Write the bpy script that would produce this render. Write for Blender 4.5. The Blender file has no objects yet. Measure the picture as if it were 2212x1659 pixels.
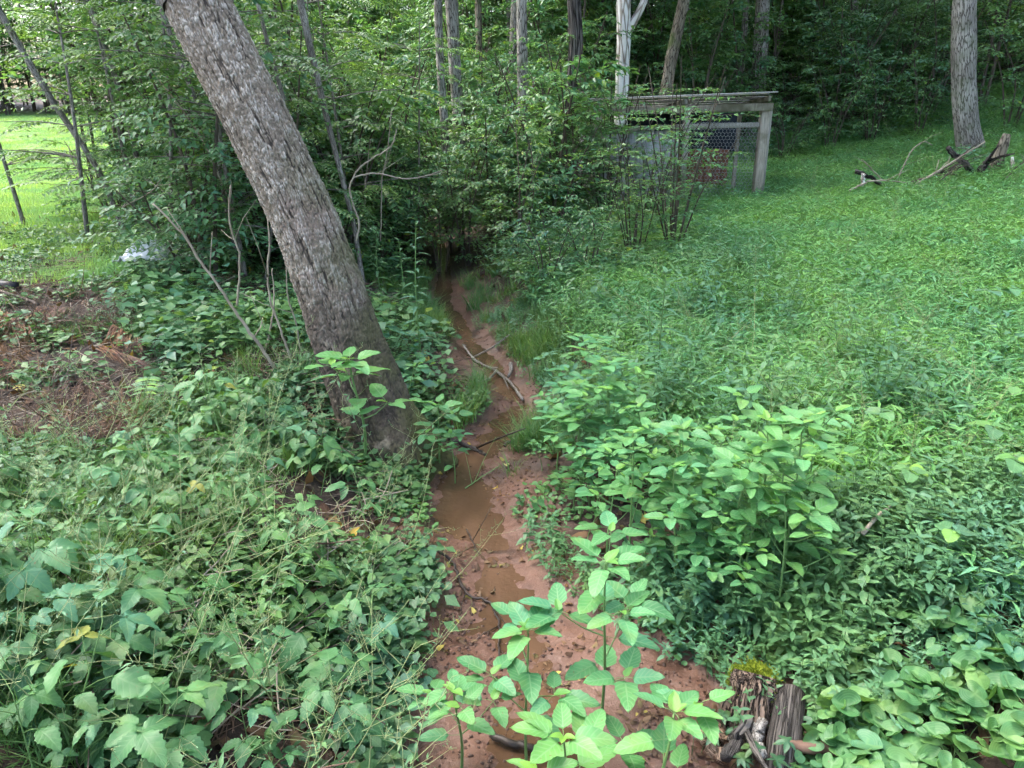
import bpy, math, random
import numpy as np
from mathutils import Matrix, Vector, Euler

S = bpy.context.scene
COL = S.collection
PI = math.pi
rad = math.radians

# ------------------------------------------------------------------ camera, sky, sun, exposure
CAM_Z = 2.3
PITCH = rad(20)
cam_d = bpy.data.cameras.new('camera')
cam_d.sensor_width = 36.0
cam_d.lens = 26.95
cam_d.clip_end = 2000
cam = bpy.data.objects.new('camera', cam_d)
COL.objects.link(cam)
cam.location = (0, 0, CAM_Z)
cam.rotation_euler = (PI / 2 - PITCH, 0, 0)
S.camera = cam

SUN_AZ = rad(-60)          # compass angle from +Y towards +X
SUN_EL = rad(62)
world = bpy.data.worlds.new('World')
S.world = world
world.use_nodes = True
wn = world.node_tree
wn.nodes.clear()
w_out = wn.nodes.new('ShaderNodeOutputWorld')
w_bg = wn.nodes.new('ShaderNodeBackground')
w_sky = wn.nodes.new('ShaderNodeTexSky')
w_sky.sky_type = 'NISHITA'
w_sky.sun_disc = False
w_sky.sun_elevation = SUN_EL
w_sky.sun_rotation = SUN_AZ
w_sky.air_density = 1.0
w_sky.dust_density = 4.0
w_sky.ozone_density = 0.3
w_bg.inputs['Strength'].default_value = 0.15
wn.links.new(w_sky.outputs[0], w_bg.inputs[0])
wn.links.new(w_bg.outputs[0], w_out.inputs[0])

sun_d = bpy.data.lights.new('sun', 'SUN')
sun_d.energy = 1.5
sun_d.angle = rad(45)
sun_d.color = (1.0, 0.97, 0.92)
sun = bpy.data.objects.new('sun', sun_d)
COL.objects.link(sun)
sdir = Vector((math.sin(SUN_AZ) * math.cos(SUN_EL), math.cos(SUN_AZ) * math.cos(SUN_EL), math.sin(SUN_EL)))
sun.rotation_euler = sdir.to_track_quat('Z', 'Y').to_euler()
sun.location = (10, 10, 30)

S.view_settings.view_transform = 'Standard'
S.view_settings.look = 'None'
S.view_settings.exposure = 2.5
S.view_settings.gamma = 1.0
S.view_settings.use_curve_mapping = False
S.cycles.max_bounces = 7
S.cycles.diffuse_bounces = 5
S.cycles.glossy_bounces = 2
S.cycles.transmission_bounces = 4
S.cycles.transparent_max_bounces = 4
S.cycles.caustics_reflective = False
S.cycles.caustics_refractive = False
S.cycles.use_denoising = True
S.cycles.use_adaptive_sampling = True
S.cycles.adaptive_threshold = 0.05
S.cycles.adaptive_min_samples = 20

# ------------------------------------------------------------------ helpers: noise, terrain, picking ground points
rng = np.random.default_rng(7)
random.seed(7)
_tab = np.random.default_rng(3).random((256, 256))


def vnoise(x, y):
    x = np.asarray(x, float); y = np.asarray(y, float)
    xi = np.floor(x).astype(int); yi = np.floor(y).astype(int)
    fx = x - xi; fy = y - yi
    fx = fx * fx * (3 - 2 * fx); fy = fy * fy * (3 - 2 * fy)
    a = _tab[xi & 255, yi & 255]; b = _tab[(xi + 1) & 255, yi & 255]
    c = _tab[xi & 255, (yi + 1) & 255]; d = _tab[(xi + 1) & 255, (yi + 1) & 255]
    return (a * (1 - fx) + b * fx) * (1 - fy) + (c * (1 - fx) + d * fx) * fy


def fbm(x, y, o=4):
    s = 0; a = 0.5; f = 1.0
    for i in range(o):
        s = s + a * (vnoise(np.asarray(x) * f + 17.3 * i, np.asarray(y) * f + 9.1 * i) - 0.5)
        a *= 0.5; f *= 2.03
    return s


def smooth(a, b, t):
    t = np.clip((np.asarray(t, float) - a) / (b - a), 0, 1)
    return t * t * (3 - 2 * t)


# stream centre line x and half width of the wet bed, along y
_sy = np.array([-2.0, 1.2, 2.0, 2.42, 2.7, 3.0, 3.4, 3.85, 4.35, 4.8, 5.3, 5.87, 6.7, 7.57, 8.5, 9.35, 10.7, 13.0, 18.0, 30.0, 60.0])
_sx = np.array([0.6, 0.45, 0.28, 0.25, 0.18, 0.03, -0.10, -0.19, -0.31, -0.30, -0.06, 0.04, -0.16, -0.42, -0.65, -0.86, -0.95, -1.2, -2.2, -5.0, -9.0])
_sw = np.array([0.6, 0.60, 0.62, 0.62, 0.54, 0.33, 0.25, 0.25, 0.23, 0.19, 0.21, 0.18, 0.16, 0.15, 0.15, 0.17, 0.15, 0.2, 0.2, 0.2, 0.2])


def cx(y): return np.interp(y, _sy, _sx)
def hw(y): return np.interp(y, _sy, _sw)


def H(x, y, fine=True):
    x = np.asarray(x, float); y = np.asarray(y, float)
    s = x - cx(y); w = hw(y)
    w = w * (1.0 + 0.5 * fbm(x * 1.7 + 3, y * 1.7, 3))
    bed = -0.032 * (1 - np.clip(s / w, -1, 1) ** 2)
    tr = np.clip(s - w, 0, None); tl = np.clip(-s - w, 0, None)
    right = 0.05 * smooth(0, 0.12, tr) + 0.30 * smooth(0.1, 1.2, tr) + 0.04 * tr + 0.007 * np.minimum(tr, 16) ** 2 + 0.12 * np.clip(tr - 16, 0, 60)
    left = 0.06 * smooth(0, 0.10, tl) + 0.34 * smooth(0.1, 1.3, tl) + 0.07 * np.minimum(tl, 4) + 0.012 * np.clip(tl - 4, 0, 60)
    h = bed + right + left
    # wooded hill rising behind
    edge = 17.5 + 0.12 * np.clip(x, 0, 30)
    h = h + 0.10 * np.clip(y - edge, 0, 90) * smooth(-3, 3, x) + 0.03 * np.clip(y - 22, 0, 80) * smooth(3, -3, x)
    # bank at the photographer's feet
    h = h + 0.45 * smooth(1.7, 0.4, y)
    # mud bars in the bed
    for bx, by, br, bh in ((0.24, 4.05, 0.22, 0.06), (0.50, 2.75, 0.24, 0.075), (0.55, 2.35, 0.22, 0.05), (-0.28, 2.62, 0.2, 0.05), (-0.42, 3.5, 0.2, 0.06), (0.2, 7.3, 0.22, 0.08), (-0.2, 5.9, 0.2, 0.04)):
        h = h + bh * np.exp(-((x - bx) ** 2 + (y - by) ** 2) / (br * br))
    off = smooth(0.3, 1.5, np.abs(s) - w)
    h = h + 0.12 * off * fbm(x * 0.6, y * 0.6, 3)
    if fine:
        near = smooth(16, 6, y)
        h = h + near * (0.035 * fbm(x * 5, y * 5, 4) + 0.030 * fbm(x * 17, y * 17, 3))
    return h


FP = 1656.0   # focal length for a 2212 x 1659 view of the photograph


def ray(px, py):
    dx = (px - 1106) / FP; dy = (829.5 - py) / FP
    return np.array([dx, math.cos(PITCH) + dy * math.sin(PITCH), -math.sin(PITCH) + dy * math.cos(PITCH)])


def at_y(px, py, Y):
    d = ray(px, py)
    return np.array([0, 0, CAM_Z]) + d * (Y / d[1])


def gp(px, py):
    """ground point seen at a picture point"""
    d = ray(px, py)
    ts = np.concatenate([np.arange(0.8, 12, 0.02), np.arange(12, 90, 0.1)])
    X = d[0] * ts; Y = d[1] * ts; Z = CAM_Z + d[2] * ts
    below = np.nonzero(Z < H(X, Y))[0]
    i = below[0] if len(below) else len(ts) - 1
    return np.array([X[i], Y[i], float(H(X[i], Y[i]))])


def h1(x, y): return float(H(x, y))


# ------------------------------------------------------------------ helpers: meshes and objects
def mk_mesh(name, V, F, mat=None, luv=None, smooth_=True, midx=None, extra=None):
    V = np.asarray(V, np.float32); F = np.asarray(F, np.int32)
    k = F.shape[1]
    me = bpy.data.meshes.new(name)
    me.vertices.add(len(V)); me.vertices.foreach_set('co', V.ravel())
    me.loops.add(F.size); me.loops.foreach_set('vertex_index', F.ravel())
    me.polygons.add(len(F))
    me.polygons.foreach_set('loop_start', np.arange(0, F.size, k, dtype=np.int32))
    if smooth_:
        me.polygons.foreach_set('use_smooth', np.ones(len(F), bool))
    mats = mat if isinstance(mat, (list, tuple)) else [mat]
    for m in mats:
        if m is not None: me.materials.append(m)
    if midx is not None:
        me.polygons.foreach_set('material_index', np.asarray(midx, np.int32))
    if luv is not None:
        a = me.attributes.new('luv', 'FLOAT_VECTOR', 'POINT')
        a.data.foreach_set('vector', np.asarray(luv, np.float32).ravel())
    if extra:
        for nm, arr in extra.items():
            a = me.attributes.new(nm, 'FLOAT', 'POINT')
            a.data.foreach_set('value', np.asarray(arr, np.float32))
    me.update(calc_edges=True)
    me.validate()
    return me


def ob(name, me, parent=None, mat4=None, loc=None):
    o = bpy.data.objects.new(name, me)
    COL.objects.link(o)
    if parent is not None: o.parent = parent
    if mat4 is not None: o.matrix_local = Matrix(mat4.tolist()) if isinstance(mat4, np.ndarray) else mat4
    if loc is not None: o.location = loc
    return o


def tag(o, label, cat=None, group=None, kind=None):
    o['label'] = label
    if cat: o['category'] = cat
    if group: o['group'] = group
    if kind: o['kind'] = kind
    return o


def thing(name, label, cat, loc=(0, 0, 0), group=None, rz=0):
    o = bpy.data.objects.new(name, None)
    o.empty_display_size = 0.1
    COL.objects.link(o)
    o.location = loc; o.rotation_euler = (0, 0, rz)
    return tag(o, label, cat, group)


class G:
    """collects geometry (triangles) for one mesh"""
    def __init__(s): s.V = []; s.F = []; s.L = []; s.M = []; s.n = 0
    def add(s, V, F, L=None, m=0):
        V = np.asarray(V, float); F = np.asarray(F, int)
        if F.shape[1] == 4: F = np.concatenate([F[:, [0, 1, 2]], F[:, [0, 2, 3]]])
        s.V.append(V); s.F.append(F + s.n); s.n += len(V)
        s.L.append(np.zeros((len(V), 3)) if L is None else np.asarray(L, float))
        s.M.append(np.full(len(F), m))
        return s
    def arrays(s): return np.concatenate(s.V), np.concatenate(s.F), np.concatenate(s.L), np.concatenate(s.M)
    def mesh(s, name, mat, smooth_=True):
        V, F, L, M = s.arrays()
        return mk_mesh(name, V, F, mat, L, smooth_, M if isinstance(mat, (list, tuple)) else None)


def xf(M, V): return V @ M[:3, :3].T + M[:3, 3]


def frame(pos, direction, up=(0, 0, 1), scale=1.0, roll=0.0):
    """matrix whose +Y runs along direction and +Z is as near to up as it can be"""
    y = np.asarray(direction, float); y = y / (np.linalg.norm(y) + 1e-9)
    u = np.asarray(up, float)
    x = np.cross(y, u)
    if np.linalg.norm(x) < 1e-4: x = np.cross(y, np.array([1.0, 0.01, 0]))
    x /= np.linalg.norm(x); z = np.cross(x, y)
    if roll:
        c, s_ = math.cos(roll), math.sin(roll)
        x, z = x * c + z * s_, z * c - x * s_
    M = np.eye(4)
    M[:3, 0] = x * scale; M[:3, 1] = y * scale; M[:3, 2] = z * scale; M[:3, 3] = pos
    return M


def stamp(g, prim, M, rnd, m=0):
    V, F, L = prim
    L2 = L.copy(); L2[:, 2] = rnd
    g.add(xf(M, V), F, L2, m)


def tube(path, radii, seg=8, cap=True, jitter=0.0, seed=0):
    P = np.asarray(path, float); n = len(P)
    R = np.broadcast_to(np.asarray(radii, float), (n,)).copy()
    T = np.gradient(P, axis=0); T /= np.linalg.norm(T, axis=1)[:, None] + 1e-9
    ref = np.array([0.0, 1.0, 0.0]) if abs(T[0][1]) < 0.8 else np.array([1.0, 0, 0])
    N = np.zeros_like(P); v = ref
    for i in range(n):
        v = v - T[i] * np.dot(v, T[i]); v /= np.linalg.norm(v) + 1e-9; N[i] = v
    B = np.cross(T, N)
    a = np.arange(seg) * 2 * PI / seg
    ca, sa = np.cos(a), np.sin(a)
    rr = R[:, None] * np.ones(seg)
    if jitter:
        rr = rr * (1 + jitter * (vnoise(np.cos(a)[None] * 1.7 + 5 + seed, np.arange(n)[:, None] * 0.6 + np.sin(a)[None] * 1.7 + seed) - 0.5) * 2)
    V = P[:, None, :] + rr[..., None] * (N[:, None, :] * ca[None, :, None] + B[:, None, :] * sa[None, :, None])
    ln = np.concatenate([[0], np.cumsum(np.linalg.norm(np.diff(P, axis=0), axis=1))])
    L = np.zeros((n, seg, 3)); L[..., 0] = np.arange(seg)[None] / seg; L[..., 1] = ln[:, None]; L[..., 2] = R[:, None]
    i, j = np.meshgrid(np.arange(n - 1), np.arange(seg), indexing='ij'); i = i.ravel(); j = j.ravel(); k = (j + 1) % seg
    F = np.stack([i * seg + j, i * seg + k, (i + 1) * seg + k, (i + 1) * seg + j], 1)
    V = V.reshape(-1, 3); L = L.reshape(-1, 3)
    F = np.concatenate([F[:, [0, 1, 2]], F[:, [0, 2, 3]]])
    if cap:
        b = len(V)
        V = np.concatenate([V, P[:1], P[-1:]]); L = np.concatenate([L, L[:1], L[-1:]])
        j = np.arange(seg); k = (j + 1) % seg
        F = np.concatenate([F, np.stack([np.full(seg, b), k, j], 1), np.stack([np.full(seg, b + 1), (n - 1) * seg + j, (n - 1) * seg + k], 1)])
    return V, F, L


def spline(pts, n):
    """smooth path through points"""
    P = np.asarray(pts, float)
    if len(P) == 2: return P[0] + (P[1] - P[0]) * np.linspace(0, 1, n)[:, None]
    t = np.concatenate([[0], np.cumsum(np.linalg.norm(np.diff(P, axis=0), axis=1))])
    m = np.gradient(P, t, axis=0)
    u = np.linspace(0, t[-1], n); k = np.clip(np.searchsorted(t, u, 'right') - 1, 0, len(t) - 2)
    h = (t[k + 1] - t[k])[:, None]; s = ((u - t[k])[:, None]) / h
    return (2 * s**3 - 3 * s**2 + 1) * P[k] + (s**3 - 2 * s**2 + s) * h * m[k] + (-2 * s**3 + 3 * s**2) * P[k + 1] + (s**3 - s**2) * h * m[k + 1]


def box(g, lo, hi, m=0, M=None):
    x0, y0, z0 = lo; x1, y1, z1 = hi
    V = np.array([(x0, y0, z0), (x1, y0, z0), (x1, y1, z0), (x0, y1, z0), (x0, y0, z1), (x1, y0, z1), (x1, y1, z1), (x0, y1, z1)], float)
    if M is not None: V = xf(M, V)
    F = np.array([(0, 3, 2, 1), (4, 5, 6, 7), (0, 1, 5, 4), (1, 2, 6, 5), (2, 3, 7, 6), (3, 0, 4, 7)])
    g.add(V, F, V * 1.0, m)


# ------------------------------------------------------------------ helpers: leaf shapes (lie in XY, stalk at the origin, tip at +Y, face up)
def leaf_strip(Lg, W, prof='ovate', rows=8, cols=2, serr=0.0, fold=0.15, curl=0.15, wave=0.0):
    v = np.linspace(0, 1, rows + 1)
    if prof == 'ovate': w = np.sin(PI * v ** 0.75) ** 0.85
    elif prof == 'lance': w = np.sin(PI * v ** 0.6) ** 1.1
    elif prof == 'broad': w = np.sin(PI * v ** 0.6) ** 0.65
    elif prof == 'blade': w = (1 - v) ** 0.7 * (0.5 + 0.5 * np.minimum(1, v * 6))
    else: w = np.sin(PI * v)
    w = np.maximum(w, 0.0)
    u = np.linspace(-1, 1, 2 * cols + 1)
    U, Vv = np.meshgrid(u, v)
    ww = w[:, None] * np.ones_like(U)
    if serr:
        s = (np.arange(rows + 1) % 2) * serr
        edge = np.abs(U) > 0.99
        ww = np.where(edge, ww * (1 - s[:, None]), ww)
    X = U * ww * W / 2
    Y = Vv * Lg
    Z = fold * np.abs(X) - curl * Lg * Vv ** 2 + wave * W * np.sin(Vv * 9 + U * 2) * np.abs(U) * 0.5
    V = np.stack([X, Y, Z], -1).reshape(-1, 3)
    L = np.stack([U, Vv, 0 * U], -1).reshape(-1, 3)
    c = 2 * cols + 1
    i, j = np.meshgrid(np.arange(rows), np.arange(c - 1), indexing='ij'); i = i.ravel(); j = j.ravel()
    F = np.stack([i * c + j, i * c + j + 1, (i + 1) * c + j + 1, (i + 1) * c + j], 1)
    return V, np.concatenate([F[:, [0, 1, 2]], F[:, [0, 2, 3]]]), L


def leaf_polar(R, rfun, n=28, cup=0.15, wave=0.0):
    th = np.linspace(-PI, PI, n, endpoint=False)
    r = np.array([rfun(t) for t in th]) * R
    V = [(0, 0, 0)]; L = [(0, 0.35, 0)]
    for q in (0.5, 1.0):
        for t, rr in zip(th, r):
            x, y = math.sin(t) * rr * q, math.cos(t) * rr * q
            z = cup * R * (q * q) * (0.4 + 0.6 * abs(math.sin(t))) + wave * R * q * math.sin(t * 5)
            V.append((x, y, z)); L.append((abs(t) / PI * 1.2, q, 0))
    F = []
    for j in range(n):
        k = (j + 1) % n
        F.append((0, 1 + k, 1 + j))
        F.append((1 + j, 1 + k, 1 + n + k)); F.append((1 + j, 1 + n + k, 1 + n + j))
    return np.array(V, float), np.array(F), np.array(L, float)


def quad_leaf(Lg, W, fold=0.2, curl=0.15):
    """cheap folded leaf of four triangles"""
    h = W / 2
    V = np.array([(0, 0, 0), (-h, Lg * 0.42, fold * h), (0, Lg * 0.5, -curl * Lg * 0.2), (h, Lg * 0.42, fold * h), (0, Lg, -curl * Lg)], float)
    F = np.array([(0, 2, 1), (0, 3, 2), (1, 2, 4), (2, 3, 4)])
    L = np.array([(0, 0, 0), (-1, .42, 0), (0, .5, 0), (1, .42, 0), (0, 1, 0)], float)
    return V, F, L


# ------------------------------------------------------------------ materials
def nodes(name):
    m = bpy.data.materials.new(name); m.use_nodes = True
    nt = m.node_tree; nt.nodes.clear()
    return m, nt, nt.nodes, nt.links


def N(nt, t, **kw):
    n = nt.nodes.new(t)
    for k, v in kw.items():
        if k.startswith('i_'):
            key = k[2:]
            n.inputs[int(key) if key.isdigit() else key.replace('_', ' ')].default_value = v
        else: setattr(n, k, v)
    return n


def mth(nt, op, a, b=None, c=None, clamp=False):
    n = nt.nodes.new('ShaderNodeMath'); n.operation = op; n.use_clamp = clamp
    for i, x in enumerate((a, b, c)):
        if x is None: continue
        if isinstance(x, (int, float)): n.inputs[i].default_value = x
        else: nt.links.new(x, n.inputs[i])
    return n.outputs[0]


def mixc(nt, fac, a, b, mode='MIX'):
    n = nt.nodes.new('ShaderNodeMix'); n.data_type = 'RGBA'; n.blend_type = mode; n.clamp_factor = True
    for i, x in ((0, fac), (6, a), (7, b)):
        if isinstance(x, (int, float)): n.inputs[i].default_value = x
        elif isinstance(x, (tuple, list)): n.inputs[i].default_value = (*x[:3], 1)
        else: nt.links.new(x, n.inputs[i])
    return n.outputs[2]


def ramp(nt, fac, p0, p1, smooth_=True):
    n = nt.nodes.new('ShaderNodeMapRange'); n.interpolation_type = 'SMOOTHSTEP' if smooth_ else 'LINEAR'
    n.inputs[1].default_value = p0; n.inputs[2].default_value = p1
    nt.links.new(fac, n.inputs[0])
    return n.outputs[0]


def leaf_mat(name, ca, cb, cc=None, vein=(0.25, 0.36, 0.16), vein_amt=0.35, trans=0.3, rough=0.42, spec=0.4, rare=None, spots=True):
    m, nt, nn, lk = nodes(name)
    at = N(nt, 'ShaderNodeAttribute', attribute_name='luv')
    sp = N(nt, 'ShaderNodeSeparateXYZ'); lk.new(at.outputs['Vector'], sp.inputs[0])
    oi = N(nt, 'ShaderNodeObjectInfo')
    r = mth(nt, 'FRACT', mth(nt, 'ADD', mth(nt, 'MULTIPLY', sp.outputs[2], 7.31), mth(nt, 'MULTIPLY', oi.outputs['Random'], 3.77)))
    col = mixc(nt, r, ca, cb)
    if cc is not None:
        r2 = mth(nt, 'FRACT', mth(nt, 'MULTIPLY', r, 13.7))
        col = mixc(nt, ramp(nt, r2, 0.62, 0.95), col, cc)
    if rare is not None:
        r3 = mth(nt, 'FRACT', mth(nt, 'MULTIPLY', r, 57.3))
        col = mixc(nt, mth(nt, 'GREATER_THAN', r3, 1 - rare[1]), col, rare[0])
    geo = N(nt, 'ShaderNodeNewGeometry')
    nz = N(nt, 'ShaderNodeTexNoise', i_Scale=22.0, i_Detail=2.0); lk.new(geo.outputs['Position'], nz.inputs['Vector'])
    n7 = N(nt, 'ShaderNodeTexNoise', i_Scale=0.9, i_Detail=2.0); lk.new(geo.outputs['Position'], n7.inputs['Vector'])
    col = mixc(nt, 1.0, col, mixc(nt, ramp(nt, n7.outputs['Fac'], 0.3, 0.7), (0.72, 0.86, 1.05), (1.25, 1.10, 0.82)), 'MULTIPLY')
    col = mixc(nt, 0.35, col, mixc(nt, nz.outputs['Fac'], (0.25, 0.25, 0.25), (1.0, 1.0, 1.0)), 'OVERLAY')
    au = mth(nt, 'ABSOLUTE', sp.outputs[0])
    mid = mth(nt, 'SUBTRACT', 1.0, ramp(nt, au, 0.02, 0.12))
    side = mth(nt, 'POWER', mth(nt, 'ABSOLUTE', mth(nt, 'SINE', mth(nt, 'MULTIPLY', mth(nt, 'SUBTRACT', mth(nt, 'MULTIPLY', sp.outputs[1], 7.0), mth(nt, 'MULTIPLY', au, 1.6)), PI))), 10.0)
    vf = mth(nt, 'MULTIPLY', mth(nt, 'MAXIMUM', mid, mth(nt, 'MULTIPLY', side, 0.7)), vein_amt)
    col = mixc(nt, vf, col, vein)
    if spots:
        n5 = N(nt, 'ShaderNodeTexNoise', i_Scale=75.0, i_Detail=3.0); lk.new(geo.outputs['Position'], n5.inputs['Vector'])
        sf = mth(nt, 'MULTIPLY', ramp(nt, n5.outputs['Fac'], 0.66, 0.72), mth(nt, 'GREATER_THAN', r, 0.45))
        col = mixc(nt, mth(nt, 'MULTIPLY', sf, 0.8), col, (0.15, 0.12, 0.05))
        n6 = N(nt, 'ShaderNodeTexNoise', i_Scale=9.0, i_Detail=2.0); lk.new(geo.outputs['Position'], n6.inputs['Vector'])
        col = mixc(nt, mth(nt, 'MULTIPLY', ramp(nt, n6.outputs['Fac'], 0.5, 0.75), 0.35), col, (0.19, 0.27, 0.06))
    bs = N(nt, 'ShaderNodeBsdfPrincipled')
    bs.inputs['Roughness'].default_value = rough
    lk.new(mth(nt, 'ADD', rough - 0.15, mth(nt, 'MULTIPLY', nz.outputs['Fac'], 0.3)), bs.inputs['Roughness'])
    bs.inputs['Specular IOR Level'].default_value = spec
    lk.new(col, bs.inputs['Base Color'])
    bp = N(nt, 'ShaderNodeBump', i_Strength=0.25, i_Distance=0.004)
    lk.new(mth(nt, 'SUBTRACT', mth(nt, 'MULTIPLY', nz.outputs['Fac'], 0.5), mth(nt, 'MULTIPLY', vf, 1.2)), bp.inputs['Height'])
    lk.new(bp.outputs[0], bs.inputs['Normal'])
    tr = N(nt, 'ShaderNodeBsdfTranslucent')
    lk.new(mixc(nt, 1.0, col, (1.5, 1.35, 0.6), 'MULTIPLY'), tr.inputs['Color'])
    mx = N(nt, 'ShaderNodeMixShader'); mx.inputs[0].default_value = trans
    lk.new(bs.outputs[0], mx.inputs[1]); lk.new(tr.outputs[0], mx.inputs[2])
    out = N(nt, 'ShaderNodeOutputMaterial'); lk.new(mx.outputs[0], out.inputs[0])
    return m


def bark_mat(name, ca, cb, cd, scale=14.0, stretch=0.12, bump=0.6, moss=None, moss_amt=0.0, rough=0.9):
    m, nt, nn, lk = nodes(name)
    tc = N(nt, 'ShaderNodeTexCoord')
    at = N(nt, 'ShaderNodeAttribute', attribute_name='luv'); sx = N(nt, 'ShaderNodeSeparateXYZ'); lk.new(at.outputs['Vector'], sx.inputs[0])
    th = mth(nt, 'MULTIPLY', sx.outputs[0], 2 * PI)
    mp = N(nt, 'ShaderNodeCombineXYZ')
    lk.new(mth(nt, 'MULTIPLY', mth(nt, 'COSINE', th), sx.outputs[2]), mp.inputs[0])
    lk.new(mth(nt, 'MULTIPLY', mth(nt, 'SINE', th), sx.outputs[2]), mp.inputs[1])
    lk.new(mth(nt, 'MULTIPLY', sx.outputs[1], stretch), mp.inputs[2])
    vo = N(nt, 'ShaderNodeTexVoronoi', feature='DISTANCE_TO_EDGE', i_Scale=scale)
    nz = N(nt, 'ShaderNodeTexNoise', i_Scale=scale * 0.8, i_Detail=5.0, i_Roughness=0.65)
    lk.new(mp.outputs[0], nz.inputs['Vector'])
    wob = N(nt, 'ShaderNodeVectorMath', operation='ADD'); lk.new(mp.outputs[0], wob.inputs[0])
    sc = N(nt, 'ShaderNodeVectorMath', operation='SCALE'); sc.inputs[3].default_value = 0.06; lk.new(nz.outputs['Color'], sc.inputs[0]); lk.new(sc.outputs[0], wob.inputs[1])
    lk.new(wob.outputs[0], vo.inputs['Vector'])
    crack = ramp(nt, vo.outputs['Distance'], 0.0, 0.14)
    big = N(nt, 'ShaderNodeTexNoise', i_Scale=1.6, i_Detail=3.0); lk.new(tc.outputs['Object'], big.inputs['Vector'])
    col = mixc(nt, ramp(nt, nz.outputs['Fac'], 0.3, 0.7), ca, cb)
    col = mixc(nt, ramp(nt, big.outputs['Fac'], 0.42, 0.66), col, mixc(nt, 0.5, cb, (1, 1, 1), 'SOFT_LIGHT'))
    col = mixc(nt, crack, cd, col)
    if moss is not None:
        mz = N(nt, 'ShaderNodeTexNoise', i_Scale=3.0, i_Detail=4.0); lk.new(tc.outputs['Object'], mz.inputs['Vector'])
        col = mixc(nt, mth(nt, 'MULTIPLY', ramp(nt, mz.outputs['Fac'], 0.5, 0.68), moss_amt), col, moss)
    bs = N(nt, 'ShaderNodeBsdfPrincipled', i_Roughness=rough); lk.new(col, bs.inputs['Base Color'])
    bs.inputs['Specular IOR Level'].default_value = 0.2
    bp = N(nt, 'ShaderNodeBump', i_Strength=bump, i_Distance=0.03)
    lk.new(mth(nt, 'ADD', crack, mth(nt, 'MULTIPLY', nz.outputs['Fac'], 0.6)), bp.inputs['Height']); lk.new(bp.outputs[0], bs.inputs['Normal'])
    out = N(nt, 'ShaderNodeOutputMaterial'); lk.new(bs.outputs[0], out.inputs[0])
    return m


def plain_mat(name, ca, cb, scale=20.0, rough=0.8, bump=0.2, stretch=(1, 1, 1), spec=0.3, metal=0.0, cc=None):
    m, nt, nn, lk = nodes(name)
    tc = N(nt, 'ShaderNodeTexCoord')
    mp = N(nt, 'ShaderNodeMapping'); mp.inputs['Scale'].default_value = stretch
    lk.new(tc.outputs['Object'], mp.inputs[0])
    nz = N(nt, 'ShaderNodeTexNoise', i_Scale=scale, i_Detail=5.0, i_Roughness=0.65); lk.new(mp.outputs[0], nz.inputs['Vector'])
    oi = N(nt, 'ShaderNodeObjectInfo')
    col = mixc(nt, ramp(nt, nz.outputs['Fac'], 0.3, 0.72), ca, cb)
    if cc is not None:
        n2 = N(nt, 'ShaderNodeTexNoise', i_Scale=scale * 0.23, i_Detail=4.0); lk.new(tc.outputs['Object'], n2.inputs['Vector'])
        col = mixc(nt, ramp(nt, n2.outputs['Fac'], 0.5, 0.65), col, cc)
    col = mixc(nt, 0.3, col, mixc(nt, oi.outputs['Random'], (0.3, 0.3, 0.3), (0.75, 0.75, 0.75)), 'OVERLAY')
    bs = N(nt, 'ShaderNodeBsdfPrincipled', i_Roughness=rough, i_Metallic=metal); lk.new(col, bs.inputs['Base Color'])
    bs.inputs['Specular IOR Level'].default_value = spec
    bp = N(nt, 'ShaderNodeBump', i_Strength=bump, i_Distance=0.01); lk.new(nz.outputs['Fac'], bp.inputs['Height']); lk.new(bp.outputs[0], bs.inputs['Normal'])
    out = N(nt, 'ShaderNodeOutputMaterial'); lk.new(bs.outputs[0], out.inputs[0])
    return m


# real-world leaf colours (linear)
M_JEWEL = leaf_mat('jewelweed_leaf', (0.062, 0.205, 0.066), (0.110, 0.285, 0.090), (0.085, 0.255, 0.105), vein=(0.20, 0.34, 0.17), vein_amt=0.5, trans=0.28, rough=0.45)
M_JEWEL_Y = leaf_mat('young_jewelweed_leaf', (0.12, 0.30, 0.055), (0.16, 0.34, 0.07), None, vein=(0.22, 0.36, 0.14), vein_amt=0.35, trans=0.35, rough=0.45)
M_HERB = leaf_mat('woodland_herb_leaf', (0.045, 0.140, 0.050), (0.092, 0.225, 0.080), (0.070, 0.190, 0.100), vein=(0.13, 0.24, 0.11), vein_amt=0.4, trans=0.25, rough=0.5, rare=((0.22, 0.24, 0.05), 0.008))
M_VIOLET = leaf_mat('violet_leaf', (0.050, 0.155, 0.052), (0.115, 0.25, 0.072), (0.08, 0.21, 0.10), vein=(0.17, 0.33, 0.13), vein_amt=0.45, trans=0.3, rough=0.48, spec=0.4)
M_MINT = leaf_mat('smartweed_leaf', (0.055, 0.150, 0.066), (0.100, 0.225, 0.100), (0.080, 0.195, 0.110), vein=(0.12, 0.25, 0.12), vein_amt=0.4, trans=0.25, rough=0.42)
M_VINE = leaf_mat('vine_leaf', (0.070, 0.165, 0.095), (0.10, 0.25, 0.08), (0.16, 0.32, 0.06), vein=(0.2, 0.34, 0.16), vein_amt=0.45, trans=0.3, rough=0.4)
M_STILT = leaf_mat('stiltgrass_leaf', (0.075, 0.230, 0.068), (0.150, 0.350, 0.100), (0.110, 0.300, 0.130), vein=(0.17, 0.30, 0.14), vein_amt=0.3, trans=0.3, rough=0.5)
M_GRASS = leaf_mat('grass_blade', (0.060, 0.155, 0.045), (0.10, 0.22, 0.06), (0.13, 0.22, 0.07), vein=(0.15, 0.26, 0.1), vein_amt=0.2, trans=0.3, rough=0.5, spots=False)
M_LAWN = leaf_mat('lawn_blade', (0.17, 0.33, 0.11), (0.24, 0.41, 0.155), None, vein_amt=0.0, trans=0.3, rough=0.55, spots=False)
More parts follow.
